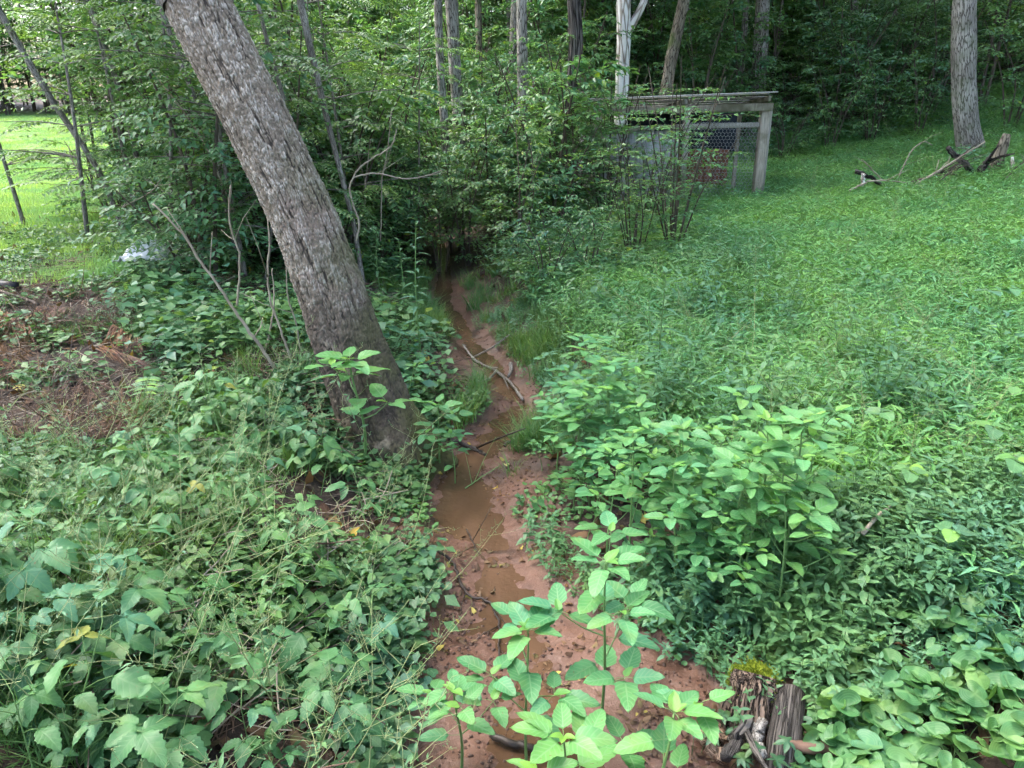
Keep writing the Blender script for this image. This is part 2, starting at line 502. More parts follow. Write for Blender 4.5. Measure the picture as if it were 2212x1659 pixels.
M_COVER = leaf_mat('ground_ivy_leaf', (0.040, 0.110, 0.040), (0.080, 0.180, 0.062), (0.060, 0.150, 0.075), vein=(0.11, 0.22, 0.09), vein_amt=0.35, trans=0.22, rough=0.45)
M_SHRUB = leaf_mat('shrub_leaf', (0.052, 0.145, 0.060), (0.110, 0.240, 0.095), (0.085, 0.205, 0.120), vein=(0.1, 0.2, 0.1), vein_amt=0.25, trans=0.36, rough=0.42, rare=((0.16, 0.26, 0.03), 0.012))
M_CANOPY = leaf_mat('canopy_leaf', (0.068, 0.175, 0.068), (0.125, 0.265, 0.085), (0.095, 0.22, 0.11), vein_amt=0.15, trans=0.35, rough=0.45, spots=False)
M_LOCUST = leaf_mat('compound_leaf', (0.060, 0.150, 0.055), (0.105, 0.215, 0.070), None, vein_amt=0.15, trans=0.38, rough=0.45)
M_LITTER = leaf_mat('dead_leaf', (0.10, 0.060, 0.035), (0.17, 0.105, 0.06), (0.07, 0.04, 0.03), vein=(0.2, 0.14, 0.09), vein_amt=0.25, trans=0.1, rough=0.8, spec=0.2, rare=((0.42, 0.33, 0.08), 0.04))
M_PALELEAF = leaf_mat('pale_fallen_leaf', (0.45, 0.40, 0.20), (0.55, 0.48, 0.12), None, vein=(0.5, 0.45, 0.25), vein_amt=0.3, trans=0.2, rough=0.7)
M_STEM = plain_mat('green_stem', (0.10, 0.20, 0.06), (0.14, 0.24, 0.08), 30, 0.5, 0.05)
M_STEM_D = plain_mat('dark_green_stem', (0.045, 0.10, 0.035), (0.07, 0.13, 0.05), 30, 0.6, 0.05)
M_STALK = plain_mat('straw_stalk', (0.20, 0.26, 0.10), (0.28, 0.30, 0.14), 30, 0.6, 0.05)
M_TWIG = plain_mat('bare_twig', (0.22, 0.18, 0.13), (0.36, 0.31, 0.24), 18, 0.85, 0.3, (1, 1, 0.3))
M_TWIGD = plain_mat('dark_twig', (0.05, 0.04, 0.032), (0.10, 0.08, 0.06), 18, 0.85, 0.4, (1, 1, 0.3))
M_BARK_G = bark_mat('grey_bark', (0.17, 0.155, 0.135), (0.27, 0.25, 0.22), (0.06, 0.052, 0.042), 26, 0.18, 0.5, (0.07, 0.10, 0.04), 0.35)
M_BARK_D = bark_mat('dark_ribbed_bark', (0.045, 0.040, 0.036), (0.10, 0.088, 0.078), (0.012, 0.010, 0.009), 20, 0.07, 1.0)
M_BARK_W = bark_mat('white_bark', (0.50, 0.47, 0.42), (0.66, 0.63, 0.58), (0.22, 0.18, 0.14), 9, 0.12, 0.25)
M_BARK_M = bark_mat('mossy_bark', (0.15, 0.12, 0.085), (0.22, 0.19, 0.14), (0.05, 0.04, 0.03), 22, 0.2, 0.6, (0.08, 0.11, 0.03), 0.8)
M_BARK_T = bark_mat('thin_stem_bark', (0.15, 0.13, 0.11), (0.24, 0.22, 0.19), (0.08, 0.07, 0.06), 40, 0.2, 0.3)


# ------------------------------------------------------------------ scattering (for what nobody could count)
PROTO = []


def proto(name, me):
    o = bpy.data.objects.new(name, me)
    return o


def scatter(name, protos, P, R, Sc, I, label, cat, kind='stuff'):
    P = np.asarray(P, np.float32); n = len(P)
    coll = bpy.data.collections.new('source_' + name)
    for k, o in enumerate(protos):
        o.name = 'source_%s_%02d' % (name, k)
        coll.objects.link(o)
    me = bpy.data.meshes.new(name)
    me.vertices.add(n); me.vertices.foreach_set('co', P.ravel())
    a = me.attributes.new('rot', 'FLOAT_VECTOR', 'POINT'); a.data.foreach_set('vector', np.asarray(R, np.float32).ravel())
    a = me.attributes.new('scl', 'FLOAT', 'POINT'); a.data.foreach_set('value', np.asarray(Sc, np.float32))
    a = me.attributes.new('idx', 'INT', 'POINT'); a.data.foreach_set('value', np.asarray(I, np.int32))
    ng = bpy.data.node_groups.new(name, 'GeometryNodeTree')
    ng.interface.new_socket('Geometry', in_out='INPUT', socket_type='NodeSocketGeometry')
    ng.interface.new_socket('Geometry', in_out='OUTPUT', socket_type='NodeSocketGeometry')
    gi = ng.nodes.new('NodeGroupInput'); go = ng.nodes.new('NodeGroupOutput')
    ci = ng.nodes.new('GeometryNodeCollectionInfo'); ci.inputs['Collection'].default_value = coll
    ci.inputs['Separate Children'].default_value = True; ci.inputs['Reset Children'].default_value = True
    ip = ng.nodes.new('GeometryNodeInstanceOnPoints'); ip.inputs['Pick Instance'].default_value = True
    def na(nm, t):
        q = ng.nodes.new('GeometryNodeInputNamedAttribute'); q.data_type = t; q.inputs['Name'].default_value = nm
        return [s for s in q.outputs if s.enabled and s.name == 'Attribute'][0]
    e2r = ng.nodes.new('FunctionNodeEulerToRotation')
    lk = ng.links.new
    lk(gi.outputs[0], ip.inputs['Points']); lk(ci.outputs[0], ip.inputs['Instance'])
    lk(na('idx', 'INT'), ip.inputs['Instance Index'])
    lk(na('rot', 'FLOAT_VECTOR'), e2r.inputs[0]); lk(e2r.outputs[0], ip.inputs['Rotation'])
    lk(na('scl', 'FLOAT'), ip.inputs['Scale'])
    lk(ip.outputs[0], go.inputs[0])
    o = ob(name, me)
    md = o.modifiers.new('scatter', 'NODES'); md.node_group = ng
    tag(o, label, cat, None, kind)
    return o


def wedge(n, y0, y1, cond=None, half=0.80, pad=1.2, near_bias=1.0, seed=0):
    """random ground spots in the part of the place the picture shows and some way to each side; denser near the viewer"""
    r = np.random.default_rng(seed)
    out = []; tot = 0
    while tot < n:
        u = r.random(n * 2)
        if near_bias == 1.0: y = y0 * (y1 / y0) ** u
        else:
            p = 1 - near_bias
            y = (y0 ** p + u * (y1 ** p - y0 ** p)) ** (1 / p)
        x = (r.random(n * 2) * 2 - 1) * (half * y + pad)
        k = np.ones(len(x), bool) if cond is None else cond(x, y)
        q = np.stack([x[k], y[k]], 1); out.append(q); tot += len(q)
        if len(q) == 0: break
    q = np.concatenate(out)[:n]
    return q[:, 0], q[:, 1]


def side(x, y):
    """distance outside the wet bed: positive on the right bank, negative on the left"""
    s = x - cx(y); w = hw(y)
    return np.where(s > 0, np.maximum(s - w, 0), np.minimum(s + w, 0))


def upright(n, tilt, seed):
    r = np.random.default_rng(seed)
    return np.stack([r.normal(0, tilt, n), r.normal(0, tilt, n), r.random(n) * 2 * PI], 1)


# ================================================================== THE SETTING
# ------------------------------------------------------------------ ground
def geo_axis(a, b, step, grow, far_lo, far_hi):
    mid = np.arange(a, b + 1e-6, step)
    hi = []; s = step; v = mid[-1]
    while v < far_hi: s = min(s * grow, 12); v += s; hi.append(v)
    lo = []; s = step; v = mid[0]
    while v > far_lo: s = min(s * grow, 12); v -= s; lo.append(v)
    return np.concatenate([lo[::-1], mid, hi])


gx = geo_axis(-1.5, 1.7, 0.024, 1.07, -220, 220)
gy = geo_axis(1.5, 7.5, 0.03, 1.035, -40, 300)
GX, GY = np.meshgrid(gx, gy)
GZ = H(GX, GY)
nx, ny = len(gx), len(gy)
i, j = np.meshgrid(np.arange(ny - 1), np.arange(nx - 1), indexing='ij'); i = i.ravel(); j = j.ravel()
GF = np.stack([i * nx + j, i * nx + j + 1, (i + 1) * nx + j + 1, (i + 1) * nx + j], 1)
t_ = side(GX, GY)
mudw = smooth(0.55, 0.05, np.abs(t_) + 0.5 * fbm(GX * 2.2, GY * 2.2, 3)) * smooth(12.0, 9.5, GY)  # mud fades to dark soil upstream, painting in the hollow's shade
lawn_line = -4.6 - 0.40 * (GY - 9)
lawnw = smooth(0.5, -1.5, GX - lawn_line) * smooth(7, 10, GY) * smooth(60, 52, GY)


def ground_material():
    m, nt, nn, lk = nodes('ground_soil')
    geo = N(nt, 'ShaderNodeNewGeometry')
    mud = N(nt, 'ShaderNodeAttribute', attribute_name='mud').outputs['Fac']
    lawn = N(nt, 'ShaderNodeAttribute', attribute_name='lawn').outputs['Fac']
    n1 = N(nt, 'ShaderNodeTexNoise', i_Scale=4.0, i_Detail=8.0, i_Roughness=0.7); lk.new(geo.outputs['Position'], n1.inputs['Vector'])
    n2 = N(nt, 'ShaderNodeTexNoise', i_Scale=45.0, i_Detail=4.0, i_Roughness=0.7); lk.new(geo.outputs['Position'], n2.inputs['Vector'])
    n3 = N(nt, 'ShaderNodeTexNoise', i_Scale=1.7, i_Detail=5.0, i_Roughness=0.6); lk.new(geo.outputs['Position'], n3.inputs['Vector'])
    soil = mixc(nt, ramp(nt, n1.outputs['Fac'], 0.3, 0.7), (0.016, 0.011, 0.008), (0.055, 0.036, 0.025))
    soil = mixc(nt, ramp(nt, n2.outputs['Fac'], 0.45, 0.75), soil, (0.095, 0.066, 0.046))
    mudc = mixc(nt, ramp(nt, n1.outputs['Fac'], 0.28, 0.72), (0.078, 0.038, 0.024), (0.150, 0.078, 0.052))
    mudc = mixc(nt, ramp(nt, n2.outputs['Fac'], 0.5, 0.8), mudc, (0.21, 0.130, 0.098))
    silt = ramp(nt, n3.outputs['Fac'], 0.54, 0.66)
    mudc = mixc(nt, mth(nt, 'MULTIPLY', silt, 0.75), mudc, (0.030, 0.023, 0.020))
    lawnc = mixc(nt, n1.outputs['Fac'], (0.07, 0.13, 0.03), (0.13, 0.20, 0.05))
    col = mixc(nt, mud, soil, mudc)
    col = mixc(nt, lawn, col, lawnc)
    bs = N(nt, 'ShaderNodeBsdfPrincipled'); lk.new(col, bs.inputs['Base Color'])
    wet = ramp(nt, n3.outputs['Fac'], 0.35, 0.6)
    rg = mth(nt, 'SUBTRACT', 0.9, mth(nt, 'MULTIPLY', mud, mth(nt, 'ADD', 0.30, mth(nt, 'MULTIPLY', wet, 0.28))))
    lk.new(rg, bs.inputs['Roughness']); bs.inputs['Specular IOR Level'].default_value = 0.4
    bp = N(nt, 'ShaderNodeBump', i_Strength=0.6, i_Distance=0.012)
    lk.new(mth(nt, 'ADD', n2.outputs['Fac'], mth(nt, 'MULTIPLY', n1.outputs['Fac'], 0.8)), bp.inputs['Height']); lk.new(bp.outputs[0], bs.inputs['Normal'])
    out = N(nt, 'ShaderNodeOutputMaterial'); lk.new(bs.outputs[0], out.inputs[0])
    return m


gme = mk_mesh('ground', np.stack([GX, GY, GZ], -1).reshape(-1, 3), GF, ground_material(), None, True, None,
              {'mud': mudw.ravel(), 'lawn': lawnw.ravel()})
tag(ob('ground', gme), 'woodland floor of dark soil with red brown mud along the stream bed', 'ground', None, 'structure')


# ------------------------------------------------------------------ stream water (level sheet; the mud bed rises through it)
def water_material():
    m, nt, nn, lk = nodes('muddy_water')
    geo = N(nt, 'ShaderNodeNewGeometry')
    mp = N(nt, 'ShaderNodeMapping'); mp.inputs['Scale'].default_value = (1.0, 0.35, 1.0); lk.new(geo.outputs['Position'], mp.inputs[0])
    n1 = N(nt, 'ShaderNodeTexNoise', i_Scale=3.0, i_Detail=4.0); lk.new(mp.outputs[0], n1.inputs['Vector'])
    n2 = N(nt, 'ShaderNodeTexNoise', i_Scale=38.0, i_Detail=3.0); lk.new(geo.outputs['Position'], n2.inputs['Vector'])
    col = mixc(nt, ramp(nt, n1.outputs['Fac'], 0.3, 0.7), (0.060, 0.034, 0.018), (0.115, 0.066, 0.039))
    bs = N(nt, 'ShaderNodeBsdfPrincipled', i_Roughness=0.05); lk.new(col, bs.inputs['Base Color'])
    bs.inputs['IOR'].default_value = 1.33; bs.inputs['Specular IOR Level'].default_value = 0.5
    bp = N(nt, 'ShaderNodeBump', i_Strength=0.28, i_Distance=0.01)
    lk.new(mth(nt, 'ADD', n2.outputs['Fac'], n1.outputs['Fac']), bp.inputs['Height']); lk.new(bp.outputs[0], bs.inputs['Normal'])
    out = N(nt, 'ShaderNodeOutputMaterial'); lk.new(bs.outputs[0], out.inputs[0])
    return m


wy = np.arange(1.0, 22, 0.12)
wu = np.linspace(-1, 1, 15)
WX = cx(wy)[:, None] + wu[None] * (hw(wy) * 1.5)[:, None]
WY = wy[:, None] + 0 * WX
WZ = -0.019 + 0.0016 * fbm(WX * 9, WY * 6, 3)
n_, m_ = WX.shape
i, j = np.meshgrid(np.arange(n_ - 1), np.arange(m_ - 1), indexing='ij'); i = i.ravel(); j = j.ravel()
wme = mk_mesh('stream_water', np.stack([WX, WY, WZ], -1).reshape(-1, 3), np.stack([i * m_ + j, i * m_ + j + 1, (i + 1) * m_ + j + 1, (i + 1) * m_ + j], 1), water_material())
tag(ob('stream_water', wme), 'shallow muddy brown stream winding away between green banks', 'stream', None, 'structure')


# ================================================================== TREES
def worley(u, v, nu, seed=1):
    """F2-F1 of a cell pattern, periodic in u"""
    tab = np.random.default_rng(seed).random((512, 512, 2))
    iu = np.floor(u).astype(int); iv = np.floor(v).astype(int)
    f1 = np.full(u.shape, 9.0); f2 = np.full(u.shape, 9.0)
    cid = np.zeros(u.shape)
    for a in (-1, 0, 1):
        for b in (-1, 0, 1):
            cu = iu + a; cv = iv + b
            t = tab[np.mod(cu, nu), cv & 511]
            d = np.hypot(cu + 0.5 + 0.85 * (t[..., 0] - 0.5) - u, cv + 0.5 + 0.85 * (t[..., 1] - 0.5) - v)
            nf = d < f1
            cid = np.where(nf, t[..., 0], cid)
            f2 = np.where(nf, f1, np.minimum(f2, d)); f1 = np.where(nf, d, f1)
    return f2 - f1, cid


def leaning_trunk_material():
    m, nt, nn, lk = nodes('furrowed_bark')
    at = N(nt, 'ShaderNodeAttribute', attribute_name='luv'); sp = N(nt, 'ShaderNodeSeparateXYZ'); lk.new(at.outputs['Vector'], sp.inputs[0])
    ridge = N(nt, 'ShaderNodeAttribute', attribute_name='ridge').outputs['Fac']
    moss_side = N(nt, 'ShaderNodeAttribute', attribute_name='mossy').outputs['Fac']  # moss mask: right flank, underside and foot of the trunk
    plate = N(nt, 'ShaderNodeAttribute', attribute_name='plate').outputs['Fac']
    tc = N(nt, 'ShaderNodeTexCoord')
    def noise(sc, det=4.0, ro=0.6):
        n = N(nt, 'ShaderNodeTexNoise', i_Scale=sc, i_Detail=det, i_Roughness=ro); lk.new(tc.outputs['Object'], n.inputs['Vector']); return n.outputs['Fac']
    n1, n2, n3, n4 = noise(60, 5), noise(5, 5), noise(2.2, 3), noise(14, 5, 0.7)
    col = mixc(nt, ramp(nt, n1, 0.3, 0.7), (0.128, 0.102, 0.074), (0.215, 0.178, 0.135))
    pale = mth(nt, 'MULTIPLY', ramp(nt, plate, 0.25, 0.62), ramp(nt, n4, 0.38, 0.62))
    col = mixc(nt, mth(nt, 'MULTIPLY', pale, 0.85), col, (0.47, 0.435, 0.375))
    up = mth(nt, 'MULTIPLY', ramp(nt, sp.outputs[1], 0.7, 1.1), mth(nt, 'SUBTRACT', 1.0, ramp(nt, sp.outputs[1], 1.7, 2.7)))
    pink = mth(nt, 'MULTIPLY', up, ramp(nt, n2, 0.48, 0.62))
    col = mixc(nt, mth(nt, 'MULTIPLY', pink, 0.30), col, (0.24, 0.16, 0.14))
    base = mth(nt, 'SUBTRACT', 1.0, ramp(nt, mth(nt, 'ADD', sp.outputs[1], mth(nt, 'MULTIPLY', mth(nt, 'SUBTRACT', n2, 0.5), 1.3)), 0.95, 1.65))
    col = mixc(nt, mth(nt, 'MULTIPLY', base, 0.9), col, mixc(nt, ramp(nt, n4, 0.35, 0.65), (0.035, 0.026, 0.022), (0.10, 0.075, 0.055)))
    lich = mth(nt, 'MULTIPLY', base, ramp(nt, n2, 0.60, 0.70))
    col = mixc(nt, mth(nt, 'MULTIPLY', lich, 0.8), col, (0.36, 0.29, 0.22))
    ms = mth(nt, 'MULTIPLY', moss_side, ramp(nt, mth(nt, 'ADD', n3, mth(nt, 'MULTIPLY', n4, 0.3)), 0.44, 0.72))
    col = mixc(nt, mth(nt, 'MULTIPLY', ms, 0.8), col, (0.085, 0.088, 0.032))
    col = mixc(nt, ramp(nt, ridge, 0.14, 0.46), (0.040, 0.033, 0.026), col)
    bs = N(nt, 'ShaderNodeBsdfPrincipled', i_Roughness=0.88); lk.new(col, bs.inputs['Base Color']); bs.inputs['Specular IOR Level'].default_value = 0.25
    bp = N(nt, 'ShaderNodeBump', i_Strength=0.7, i_Distance=0.008); lk.new(mth(nt, 'ADD', n1, mth(nt, 'MULTIPLY', n4, 0.6)), bp.inputs['Height']); lk.new(bp.outputs[0], bs.inputs['Normal'])
    out = N(nt, 'ShaderNodeOutputMaterial'); lk.new(bs.outputs[0], out.inputs[0])
    return m


def crown_mesh(name, seed, rx, rz, n, mat, leaf=0.15, clumps=70):
    r = np.random.default_rng(seed)
    g = G()
    pr = quad_leaf(leaf, leaf * 0.62, 0.25, 0.2)
    C = r.normal(size=(clumps, 3)); C /= np.linalg.norm(C, axis=1)[:, None]
    C *= (0.35 + 0.65 * r.random(clumps) ** 0.5)[:, None] * np.array([rx, rx, rz]) * (0.8 + 0.4 * r.random((clumps, 1)))
    # limbs
    for k in range(10):
        c = C[k]
        p = spline([(0, 0, -rz * 1.15), (c[0] * 0.35, c[1] * 0.35, -rz * 0.4 + c[2] * 0.2), c], 6)
        V, F, L = tube(p, np.linspace(0.10, 0.015, 6), 5)
        g.add(V, F, L, 1)
    per = n // clumps
    for c in C:
        rr = 0.45 + 0.65 * r.random()
        P = c + r.normal(size=(per, 3)) * np.array([rr, rr, rr * 0.5]) * 0.8
        for p in P:
            a = r.random() * 2 * PI
            d = np.array([math.cos(a), math.sin(a), r.normal(-0.25, 0.35)])
            stamp(g, pr, frame(p, d, (r.normal(0, .4), r.normal(0, .4), 1), 0.7 + 0.7 * r.random()), r.random(), 0)
    return g.mesh(name, [mat, M_BARK_T])


CROWNS = [crown_mesh('crown_leaves', 11 + k, 3.0 + 0.4 * k, 3.4, 3300, M_CANOPY, 0.28) for k in range(3)]


def px_path(pts, Y):
    return [at_y(p[0], p[1], Y if len(p) < 4 else p[3]) for p in pts]


def tree(name, label, pts, Y, mat, top=13.0, crown=0, group=None, seg=18, jit=0.08, lean=None, crown_on=True, cs=1.0, extra=None):
    """pts: (picture x, picture y, width) down to up order free; Y: distance of the trunk"""
    pts = sorted(pts, key=lambda p: -p[1])
    P = px_path(pts, Y)
    dep = [math.cos(PITCH) * p[1] + math.sin(PITCH) * (CAM_Z - p[2]) for p in P]
    Rr = [q[2] / FP * d / 2 for q, d in zip(pts, dep)]
    a, b = P[0], P[1] if len(P) > 1 else P[0] + np.array([0, 0, 1])
    dn = (a - b) / np.linalg.norm(a - b)
    gz = h1(a[0], a[1])
    if a[2] > gz:
        k = (a[2] - gz) / max(0.3, -dn[2])
        foot = a + dn * k * np.array([0.6, 0.6, 1]); foot[2] = h1(foot[0], foot[1]) - 0.12
    else:
        foot = a + dn * 0.1
    P = [foot] + P; Rr = [Rr[0] * 1.18] + Rr
    P.insert(1, foot + (P[1] - foot) * min(0.5, 0.35 / max(0.4, np.linalg.norm(P[1] - foot)))); Rr.insert(1, Rr[1] * 1.04)
    u = P[-1] - P[-2]; u = u / np.linalg.norm(u)
    e = P[-1]
    while e[2] < top:
        u = u * 0.9 + np.array([0, 0, 0.1]); u /= np.linalg.norm(u)
        e = e + u * 1.5; P.append(e.copy()); Rr.append(Rr[-1] * 0.9)
    P = np.array(P); org = P[0].copy()
    n = max(10, int(len(P) * 5))
    path = spline(P - org, n)
    tt = np.linspace(0, 1, n)
    ll = np.concatenate([[0], np.cumsum(np.linalg.norm(np.diff(P, axis=0), axis=1))]); ll /= ll[-1]
    radii = np.interp(tt, ll, Rr)
    V, F, L = tube(path, radii, seg, True, jit, hash(label) % 97)
    t = thing(name, label, 'tree', org, group)
    g = G().add(V, F, L)
    if extra:
        for ex in extra:
            q = np.array(px_path(ex[0], Y)) - org
            V, F, L = tube(spline(q, 10), np.linspace(ex[1], ex[2], 10), 8)
            g.add(V, F, L)
    ob('trunk', g.mesh('trunk', mat), t)
    if crown_on:
        M = np.eye(4); M[:3, :3] *= cs
        c = math.cos(seg + len(label)); s_ = math.sin(seg + len(label))
        M[:3, :3] = M[:3, :3] @ np.array([[c, -s_, 0], [s_, c, 0], [0, 0, 1]])
        M[:3, 3] = path[-1] + np.array([0, 0, 1.5])
        ob('crown', CROWNS[crown % 3], t, M)
    return t


# ------------------------------------------------------------------ the big leaning tree
lean_px = [(868, 1040, 4.72), (846, 985, 4.74), (822, 925, 4.77), (790, 835, 4.81), (755, 745, 4.85), (714, 625, 4.91), (668, 500, 4.97), (606, 365, 5.04), (545, 240, 5.10), (482, 118, 5.18), (424, 0, 5.25)]
lp = np.array([at_y(a, b, c) for a, b, c in lean_px])
u = lp[-1] - lp[-2]; u /= np.linalg.norm(u)
ex = [lp[-1]]
for k in range(7):
    u = u * 0.94 + np.array([0, 0.01, 0.06]); u /= np.linalg.norm(u); ex.append(ex[-1] + u * 1.3)
org = lp[0].copy()
LT = spline(lp - org, 470)
lt_r = np.interp(np.linspace(0, 1, 470), [0, 0.05, 0.1, 0.16, 0.3, 0.5, 0.75, 1], [0.37, 0.335, 0.30, 0.255, 0.226, 0.206, 0.197, 0.192])
SEG = 250
V, F, L = tube(LT, lt_r, SEG, False)
Vn = V.reshape(470, SEG, 3)
cen = LT[:, None, :]; nrm = (Vn - cen) / lt_r[:, None, None]
ang = np.arange(SEG)[None] / SEG + 0 * lt_r[:, None]
ln = L.reshape(470, SEG, 3)[..., 1]
wob = fbm(ang * 14, ln * 5, 3) * 1.1
NU = 80
F21, cid = worley(ang * NU + wob * 2.2, ln * 14 + fbm(ang * 20 + 4, ln * 9, 3) * 3.0, NU, 5)
NU2 = 130
F21b, cid2 = worley(ang * NU2 + wob * 2, ln * 32 + wob * 3, NU2, 9)
rdg = 1 - np.abs(2 * vnoise(ang * 46 + 1.3 * fbm(ang * 12, ln * 4, 2), ln * 4.2) - 1)
rdg2 = 1 - np.abs(2 * vnoise(ang * 92 + 2 * wob, ln * 10 + 40) - 1)
hgt = (0.45 * smooth(0.0, 0.45, F21) + 0.55 * smooth(0.15, 0.75, 0.65 * rdg + 0.35 * rdg2)) * (0.7 + 0.3 * cid) * (0.70 + 0.30 * smooth(0, 0.4, F21b))
root = np.cos(ang * 2 * PI * 5 + 0.8) * 0.12 * smooth(0.6, 0.0, ln) * lt_r[:, None]
lump = 0.02 * fbm(np.cos(ang * 2 * PI) * 2 + 3, ln * 1.6 + np.sin(ang * 2 * PI) * 2, 3)
disp = 0.022 * (hgt - 0.5) * (0.6 + 0.4 * smooth(0.2, 1.0, ln)) + root + lump
Vn = Vn + nrm * disp[..., None]
mossy = np.clip(nrm[..., 0] * 0.9 - nrm[..., 2] * 0.35 + 0.1, 0, 1) * smooth(3.2, 1.6, ln) + smooth(0.9, 0.2, ln) * 0.5
me = mk_mesh('trunk', Vn.reshape(-1, 3), F, leaning_trunk_material(), L, True, None,
             {'ridge': hgt.ravel(), 'mossy': mossy.ravel(), 'plate': (hgt * (0.45 + 0.55 * cid2)).ravel()})
lt = thing('leaning_tree', 'big grey furrowed tree trunk leaning steeply beside the stream', 'tree', org)
ob('trunk', me, lt)
up = spline(np.array(ex) - org, 30)
V, F, L = tube(up, np.linspace(0.206, 0.10, 30), 40, False, 0.05)
ob('upper_trunk', G().add(V, F, L).mesh('upper_trunk', M_BARK_G), lt)
M = np.eye(4); M[:3, 3] = up[-1] + np.array([-0.5, 1.0, 1.5])
ob('crown', CROWNS[1], lt, M)

# ------------------------------------------------------------------ trunks of the wood behind, one by one
tree('forest_tree', 'slim grey brown half of the twin trunk behind the thicket', [(946, 0, 17), (950, 120, 17), (962, 300, 18)], 15.6, M_BARK_G, 14, 0)
tree('forest_tree', 'stouter half of the twin trunk, with dark bark on one side', [(976, 0, 28), (983, 140, 27), (993, 300, 26)], 15.8, M_BARK_G, 15, 1)
tree('forest_tree', 'straight grey two toned tree trunk between the twin trunk and dark ribbed trunk', [(1127, 0, 22), (1129, 180, 24), (1137, 380, 26)], 14.2, M_BARK_G, 14, 2)
tree('forest_tree', 'dark tree trunk with deep vertical ribs and a slight bend', [(1240, 0, 30), (1244, 95, 31), (1237, 190, 30), (1231, 320, 27)], 14.0, M_BARK_D, 14, 0, jit=0.05)
tree('forest_tree', 'white barked tree trunk with a side branch forking off', [(1347, 0, 30), (1347, 90, 30), (1343, 215, 30)], 17.8, M_BARK_W, 14, 1,
     extra=[([(1352, 75), (1366, 52), (1392, 0), (1405, -60)], 0.09, 0.06)])
tree('forest_tree', 'mossy brown trunk leaning away beside the white barked tree', [(1478, 0, 24), (1462, 70, 25), (1440, 190, 27)], 18.5, M_BARK_M, 14, 2)
tree('forest_tree', 'stout grey tree trunk standing alone on the grassy slope', [(2084, 0, 46), (2082, 160, 48), (2090, 290, 52), (2098, 338, 60)], gp(2098, 340)[1], M_BARK_G, 14, 0, seg=26)
for k, (lab, pts, Y, mt, ha) in enumerate([
    ('thin curved grey tree trunk leaning over the bright lawn', [(8, 40, 15), (60, 130, 14), (120, 228, 13), (172, 305, 12), (218, 378, 11)], 10.5, M_BARK_T, 9),
    ('thin leaning trunk with a forked twig above the lawn edge', [(186, 0, 14), (215, 70, 13), (240, 140, 12), (262, 210, 11)], 11.5, M_BARK_T, 9),
    ('slender pole trunk close to the shaded side of the leaning tree', [(385, 120, 11), (420, 210, 11), (447, 290, 10), (470, 390, 10)], 9.5, M_BARK_T, 8),
    ('pale slender trunk just past the upper edge of the leaning tree', [(555, 0, 9), (580, 100, 9), (606, 190, 9), (634, 290, 9)], 8.5, M_BARK_T, 8),
    ('vine wrapped leaning trunk between leaning tree and dark thicket', [(648, 0, 16), (672, 110, 15), (702, 240, 13), (735, 370, 11), (768, 505, 10)], 8.6, M_BARK_T, 9),
    ('dim brown trunk half hidden behind the twin trunk', [(1034, 60, 15), (1036, 180, 15), (1040, 310, 15)], 17.5, M_BARK_M, 14),
    ('faint thin grey trunk in the wood above the coop roof', [(1612, 0, 13), (1606, 100, 13), (1596, 210, 13)], 23, M_BARK_G, 14),
    ('grey trunk seen high through leaves behind the coop', [(1690, 0, 24), (1688, 60, 24), (1684, 130, 24)], 27, M_BARK_G, 15),
    ('dim trunk in the shaded thicket above the grassy slope', [(1846, 0, 15), (1843, 110, 15), (1838, 230, 15)], 23, M_BARK_G, 14),
    ('narrow trunk far back between dark ribbed and white trees', [(1290, 0, 10), (1288, 120, 10), (1284, 240, 10)], 27, M_BARK_M, 14),
    ('thin dark trunk far back on the wooded hillside', [(1560, 0, 10), (1556, 120, 10), (1552, 220, 10)], 30, M_BARK_M, 15),
]):
    tree('slender_tree' if Y < 15 else 'forest_tree', lab, pts, Y, mt, ha, k, seg=10, cs=0.6 if Y < 15 else 0.9)


# ------------------------------------------------------------------ understory shrubs and saplings: leaves set in level sprays along arching twigs
LEAF_S = quad_leaf(1.0, 0.48, 0.25, 0.18)


def spray(g, p0, d, length, n, leaf, r, stem_r=0.004, droop=0.25, mat_leaf=0, mat_stem=1):
    d = np.asarray(d, float); d /= np.linalg.norm(d)
    t = np.linspace(0, 1, 6)[:, None]
    path = p0 + d * length * t + np.array([0, 0, -droop * length]) * t ** 2
    if stem_r:
        V, F, L = tube(path, np.linspace(stem_r, stem_r * 0.4, 6), 3, False); g.add(V, F, L, mat_stem)
    sidev = np.cross(d, (0, 0, 1)); sidev /= np.linalg.norm(sidev) + 1e-6
    for k in range(n):
        f = 0.12 + 0.88 * (k + r.random() * 0.6) / n
        p = p0 + d * length * f + np.array([0, 0, -droop * length]) * f * f
        sg = 1 if k % 2 else -1
        dd = d * (0.55 + 0.3 * r.random()) + sidev * sg * 0.9 + np.array([0, 0, -0.25 + 0.3 * r.normal()])
        if k == n - 1: dd = d
        stamp(g, LEAF_S, frame(p, dd, (r.normal(0, .3), r.normal(0, .3), 1), leaf * (0.7 + 0.5 * r.random())), r.random(), mat_leaf)


